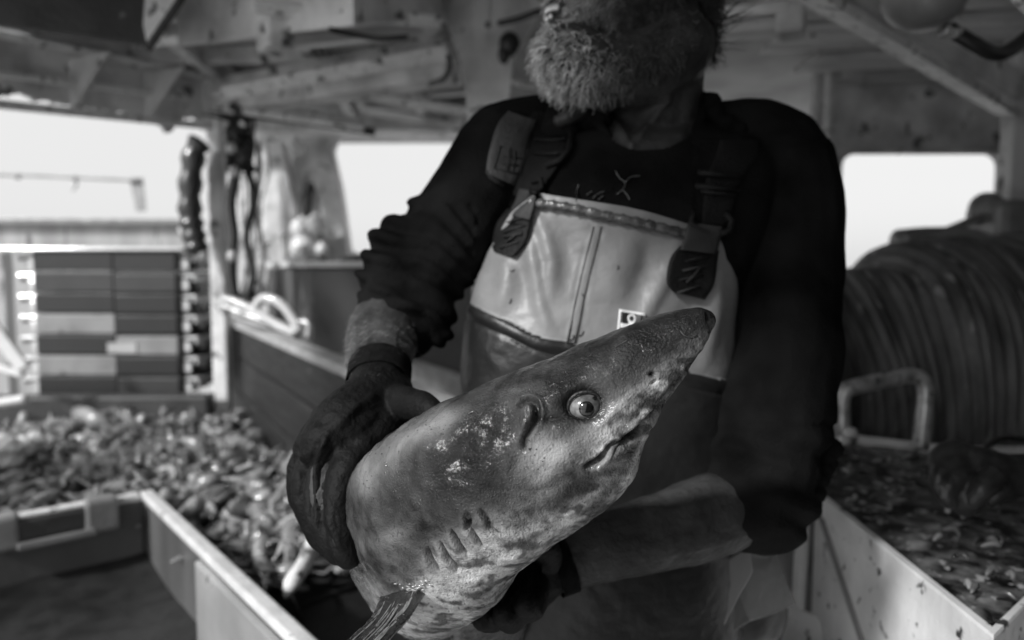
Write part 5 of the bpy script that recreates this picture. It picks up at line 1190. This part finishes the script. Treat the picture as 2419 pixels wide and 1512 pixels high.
for pts in ([(1256, 430), (1278, 425), (1280, 448), (1268, 458), (1254, 452)],): mark(pts, .004, 'hook', 'patch', ls, .014)
lp = ribbon([((1198, 492), (1256, 506)), ((1172, 530), (1250, 545)), ((1162, 575), (1236, 580)), ((1166, 594), (1212, 607))], 'strap_patch', 'patch', .007, .003)
def zig(pts, par): mark(pts, .0019, 'patch_mark', 'print', par, .013)
zig([(1180, 585), (1222, 572), (1187, 560), (1232, 552)], lp); zig([(1190, 548), (1236, 532), (1196, 526), (1242, 512)], lp); zig([(1196, 572), (1212, 560), (1222, 550)], lp)
rsr = ribbon([((1700, 330), (1790, 330)), ((1690, 370), (1785, 375)), ((1668, 420), (1750, 425)), ((1662, 470), (1735, 478)), ((1655, 530), (1712, 535))], 'shoulder_strap', 'strap', .008, .004)
for y, x0, x1 in ((408, 1648, 1752), (440, 1642, 1746), (452, 1655, 1738)): mark([(x0, y), ((x0+x1)/2, y+4), (x1, y+8)], .0038 if y < 450 else .003, 'buckle_bar', 'patch', rsr, .018)
mark([(1712, 505), (1728, 520), (1722, 545), (1700, 552)], .005, 'hook', 'patch', rsr, .014); mark([(1640, 500), (1632, 520), (1645, 535)], .004, 'hook', 'patch', rsr, .014)
ribbon([((1625, 524), (1706, 536)), ((1616, 560), (1700, 568)), ((1606, 590), (1692, 600))], 'strap_tab', 'tab', .014, .003)
rp = ribbon([((1606, 580), (1698, 592)), ((1582, 612), (1694, 620)), ((1574, 665), (1686, 672)), ((1590, 690), (1664, 708))], 'strap_patch', 'patch', .008, .003)
zig([(1600, 692), (1652, 675), (1606, 662), (1660, 650)], rp); zig([(1612, 640), (1664, 628), (1618, 618), (1672, 606)], rp); zig([(1620, 668), (1640, 650), (1655, 630)], rp)
for dx in (-9, 9):
    mark([(x+dx, y) for x, y in [(1411, 536), (1402, 570), (1392, 612), (1380, 660), (1368, 712), (1358, 765), (1348, 812)]], .0013, 'seam', mat('seam_stitching', .06, .5, .03, 90), ov, .0005)
for x, y, r0 in ((1378, 700, 7), (1374, 790, 8), (1460, 632, 5), (1352, 800, 9), (1210, 640, 5), (1206, 712, 6)):
    a0 = rs.uniform(0, 3); mark([(x-r0*math.cos(a0), y-r0*math.sin(a0)), (x, y+1), (x+r0*math.cos(a0+.5), y+r0*math.sin(a0+.5))], .0009, 'smear', 'mouth', ov, .0006)
# emblem: white bordered dark square with a pale round-headed figure
def bq_(u, v): x = 1462+62*u-8*v; y = 730+10*u+88*v; return (x, y)
bd = ribbon([(bq_(0, 0), bq_(1, 0)), (bq_(0, .5), bq_(1, .5)), (bq_(0, 1), bq_(1, 1))], 'emblem', 'badgewhite', .006, .002)
ribbon([(bq_(.07, .06), bq_(.93, .06)), (bq_(.07, .94), bq_(.93, .94))], 'emblem_field', 'badgeblack', .010, .0012, par=bd)
ribbon([(bq_(.10, .36), bq_(.92, .36)), (bq_(.10, .48), bq_(.92, .48))], 'emblem_figure', 'badgewhite', .013, .001, par=bd)
ribbon([(bq_(.40, .30), bq_(.62, .30)), (bq_(.38, .92), bq_(.64, .92))], 'emblem_figure', 'badgewhite', .0135, .001, par=bd)
mark([bq_(.51+.13*math.cos(a), .20+.10*math.sin(a)) for a in [i*math.pi/6 for i in range(13)]], .0014, 'emblem_figure', 'badgewhite', bd, .012)
# fish threads on the chest
for pts in ([(1452, 400), (1462, 420), (1476, 432), (1470, 448), (1455, 460)], [(1476, 432), (1490, 418), (1512, 416)], [(1400, 470), (1412, 458), (1428, 452)], [(1412, 474), (1424, 462)], [(1385, 462), (1398, 452)], [(1360, 475), (1362, 450), (1368, 436)], [(1470, 448), (1482, 462), (1488, 474)]):
    mb = MB(); mb.tube(curve([surf(x, y, .003) for x, y in pts], 12), [.0004]+[.0011]*10+[.0004], 6); o = mb.build('fish_thread', 'fish3', None, True)
    tag(o, 'thin fish shred stuck to the black sweater above the bib', 'shred', 'shreds stuck to the sweater')
# trousers: lower part, flap and boots
b = MB()
for x in (1320, 1520): limb(b, [(x, 1430, 1.06, .115), (x, 1800, 1.06, .105), (x, 2150, 1.08, .09), (x, 2450, 1.1, .085)])
limb(b, [(1640, 1200, 1.06, .06), (1700, 1330, 1.05, .075), (1760, 1440, 1.05, .07), (1800, 1500, 1.06, .03)])
tr = blend(b, 'trousers', .007, 4); V = getv(tr); setv(tr, V+getn(tr)*(.006*wnoise(V, 5, 3, 71))[:, None]); link('trousers', tr, 'pvcdark', man, True)
M['flap'] = mat('hanging_pvc_flap', .085, .35, .05, 8, .3, 60)
b = MB(); rgs = []
b.poly([P(1700, 1300, .95), P(1795, 1272, .97), P(1830, 1300, .99), P(1880, 1430, .99), P(1830, 1450, .97), P(1770, 1470, .95), P(1690, 1520, .93), P(1680, 1420, .93)], .006, (0, 1, 0)); b.build('apron_flap', 'flap', man, False, .002)
b = MB(); b.poly([P(1705, 1330, .935), P(1770, 1290, .945), P(1780, 1350, .945), P(1735, 1430, .935), P(1700, 1500, .925), P(1690, 1420, .925)], .004, (0, 1, 0)); b.build('apron_fold', mat('grey_fold', .16, .4, .10, 8), man, False, .002)
for x in (1320, 1520):
    q = P(x, 2450, 1.1); b = MB(); b.ball((q.x, q.y-.06, .06), (.055, .14, .06), 12); b.tube([(q.x, q.y, .05), (q.x, q.y, .38)], [.06, .075], 16); b.build('boot', 'rubber', man, True)
# ---- gloves
for fn, wr, nm in ((hand_left, [(868, 872), (893, 905)], 'a'), (hand_right, None, 'b')):
    b = MB(); fn(b, .0028); g = blend(b, 'glove', .0026, 4); V = getv(g); N_ = getn(g); X, Y, D = proj(V)
    d0 = .0016*wnoise(V, 16, 3, 81)+.0005*wnoise(V, 60, 2, 82)
    if nm == 'a':
        for ln, wd, h in (([(840, 960), (790, 1000), (755, 1060)], 11, .003), ([(752, 1050), (735, 1090), (728, 1150), (735, 1220)], 7, -.004), ([(790, 1060), (765, 1110), (752, 1170), (760, 1240), (790, 1300)], 7, -.004), ([(770, 1040), (748, 1085), (744, 1120)], 6, .0035), ([(715, 1075), (706, 1110), (708, 1160)], 5, .002), ([(880, 935), (840, 965), (800, 1010)], 9, .0025), ([(775, 1180), (780, 1240), (800, 1290)], 9, .002)):
            d_, t_ = segd(X, Y, ln); d0 += h*np.exp(-(d_/wd)**2)
    setv(g, V+N_*d0[:, None]); gl = link('glove', g, 'glove', man, True)
    b = MB(); ax = (FORE_L if nm == 'a' else FORE_R); p0, p1 = (P(898, 868, .875), P(893, 912, .845)) if nm == 'a' else (P(1345, 1325, .852), P(1305, 1340, .848))
    rr0 = .0395 if nm == 'a' else .037
    pts = [p0.lerp(p1, i/40) for i in range(41)]; b.tube(pts, [rr0+.0011*math.sin(i*1.6)-(.004 if i == 0 else 0) for i in range(41)], 40, cap=False)
    cf = b.build('cuff', mat('ribbed_cuff', .010, .85, .005, 40, .6, 300, stretch=(3, 3, 1), spec=.1), gl, True)
# ================================================================== SECOND WORKER
w2 = empty('person', Vector((1.35, 1.05, 0)), 'second worker at the right edge, only a gloved hand with a knife over the bench', 'person')
b = MB(); sx, sy = 1.42, 1.12
def up(x, y, z): return Vector((x, y, z))
b.rings([[up(sx+math.cos(t)*w_, sy+math.sin(t)*d_, z) for t in [2*math.pi*k/28 for k in range(28)]] for z, w_, d_ in ((.95, .16, .19), (1.15, .14, .18), (1.35, .15, .22), (1.48, .10, .14), (1.53, .06, .06), (1.60, .055, .055))])
b.ball((sx-.02, sy, 1.72), (.095, .08, .12), 16); b.tube([(sx-.1, sy, 1.72), (sx-.125, sy, 1.69)], [.012, .014], 8)
for s_ in (-1, 1):
    b.tube([up(sx, sy+.1*s_, .98), up(sx, sy+.1*s_, .5), up(sx+.02, sy+.1*s_, .06)], [.10, .08, .06], 16); b.tube([up(sx+.02, sy+.1*s_, .05), up(sx-.16, sy+.1*s_, .04)], [.05, .04], 10)
A0_, A1_, A2_ = up(sx, sy-.2, 1.42), up(sx-.02, sy-.26, 1.13), P(2440, 1120, 1.12)
b.tube([up(sx, sy-.14, 1.45), A0_, A1_], [.07, .065, .055], 14); b.tube([A1_, A2_.lerp(A1_, .4), A2_, P(2370, 1115, 1.12)], [.05, .045, .034, .03], 14)
b.tube([up(sx, sy+.14, 1.45), up(sx, sy+.22, 1.42), up(sx-.05, sy+.3, 1.15), up(sx-.28, sy+.25, 1.0)], [.07, .065, .05, .035], 14)
def hand2(b, g):
    limb(b, [(2400, 1125, 1.12, .028+g), (2350, 1112, 1.11, .029+g), (2310, 1100, 1.10, .028+g), (2285, 1095, 1.09, .022+g)], n=16)
    limb(b, [(2385, 1140, 1.11, .024+g), (2335, 1138, 1.10, .026+g), (2300, 1130, 1.09, .022+g)], n=16)
    for pts in (((2295, 1078, 1.10, .0135), (2250, 1062, 1.09, .0135), (2216, 1082, 1.08, .0125), (2212, 1112, 1.07, .0105)), ((2290, 1100, 1.09, .0135), (2246, 1096, 1.07, .013), (2218, 1124, 1.06, .0122), (2222, 1152, 1.06, .0102)), ((2292, 1124, 1.08, .0135), (2254, 1132, 1.06, .0128), (2234, 1160, 1.055, .0115), (2244, 1184, 1.055, .0095)), ((2304, 1146, 1.08, .0125), (2274, 1164, 1.06, .0115), (2266, 1190, 1.055, .0105), (2280, 1206, 1.055, .0088)), ((2345, 1128, 1.05, .015), (2318, 1156, 1.04, .0135), (2300, 1186, 1.045, .0115))):
        limb(b, [(x, y, d, r0+g) for x, y, d, r0 in pts], n=12)
hand2(b, -.001); b2 = blend(b, 'body', .006, 4); link('body', b2, 'skin', w2, True)
b = MB(); b.rings([[up(sx+math.cos(t)*w_, sy+math.sin(t)*d_, z) for t in [2*math.pi*k/28 for k in range(28)]] for z, w_, d_ in ((.5, .20, .24), (.95, .18, .21), (1.15, .16, .2), (1.35, .17, .24), (1.48, .12, .15))])
b.tube([up(sx, sy-.14, 1.45), A0_, A1_], [.085, .08, .07], 14); b.tube([A1_, A2_.lerp(A1_, .45)], [.066, .055], 14); b.tube([up(sx, sy+.14, 1.45), up(sx, sy+.22, 1.42), up(sx-.05, sy+.3, 1.15)], [.085, .08, .065], 14)
sm = blend(b, 'smock', .008, 4); link('smock', sm, 'oilskin', w2, True)
b = MB(); hand2(b, .003); b.tube([P(2378, 1126, 1.12), P(2404, 1124, 1.125)], [.034, .037], 18); g = blend(b, 'glove', .0026, 2); V = getv(g); setv(g, V+getn(g)*(.0018*wnoise(V, 16, 3, 91))[:, None]); link('glove', g, 'glove_worn', w2, True)
b = MB(); b.ball(up(sx+.0, sy, 1.78), (.105, .09, .085), 12); b.build('hat', 'cloth', w2, True)
kf = empty('knife', P(2300, 1200, 1.05), 'short gutting knife held in the glove at the right edge', 'knife')
b = MB(); b.poly([P(2272, 1228, 1.06), P(2268, 1220, 1.06), P(2330, 1180, 1.05), P(2336, 1190, 1.05)], .0025, (0, 1, 0)); b.build('blade', 'blade', kf)
b = MB(); b.tube([P(2330, 1186, 1.05), P(2385, 1150, 1.05)], .010, 8); b.build('grip', 'rubber', kf, True)
b = MB(); b.tube([P(2236, 1212, 1.06), P(2244, 1185, 1.06)], [.004, .006], 8); o = b.build('fish_spine', 'fish2', None, True); tag(o, 'thin pale fish spine poking from under the working glove', 'fish spine')
pipe('cable', [(2310, 1090, 1.3), (2340, 1048, 1.35), (2380, 1035, 1.4), (2440, 1042, 1.4)], .006, 'rubber', 'thin black cord arching behind the working glove', 'cord')
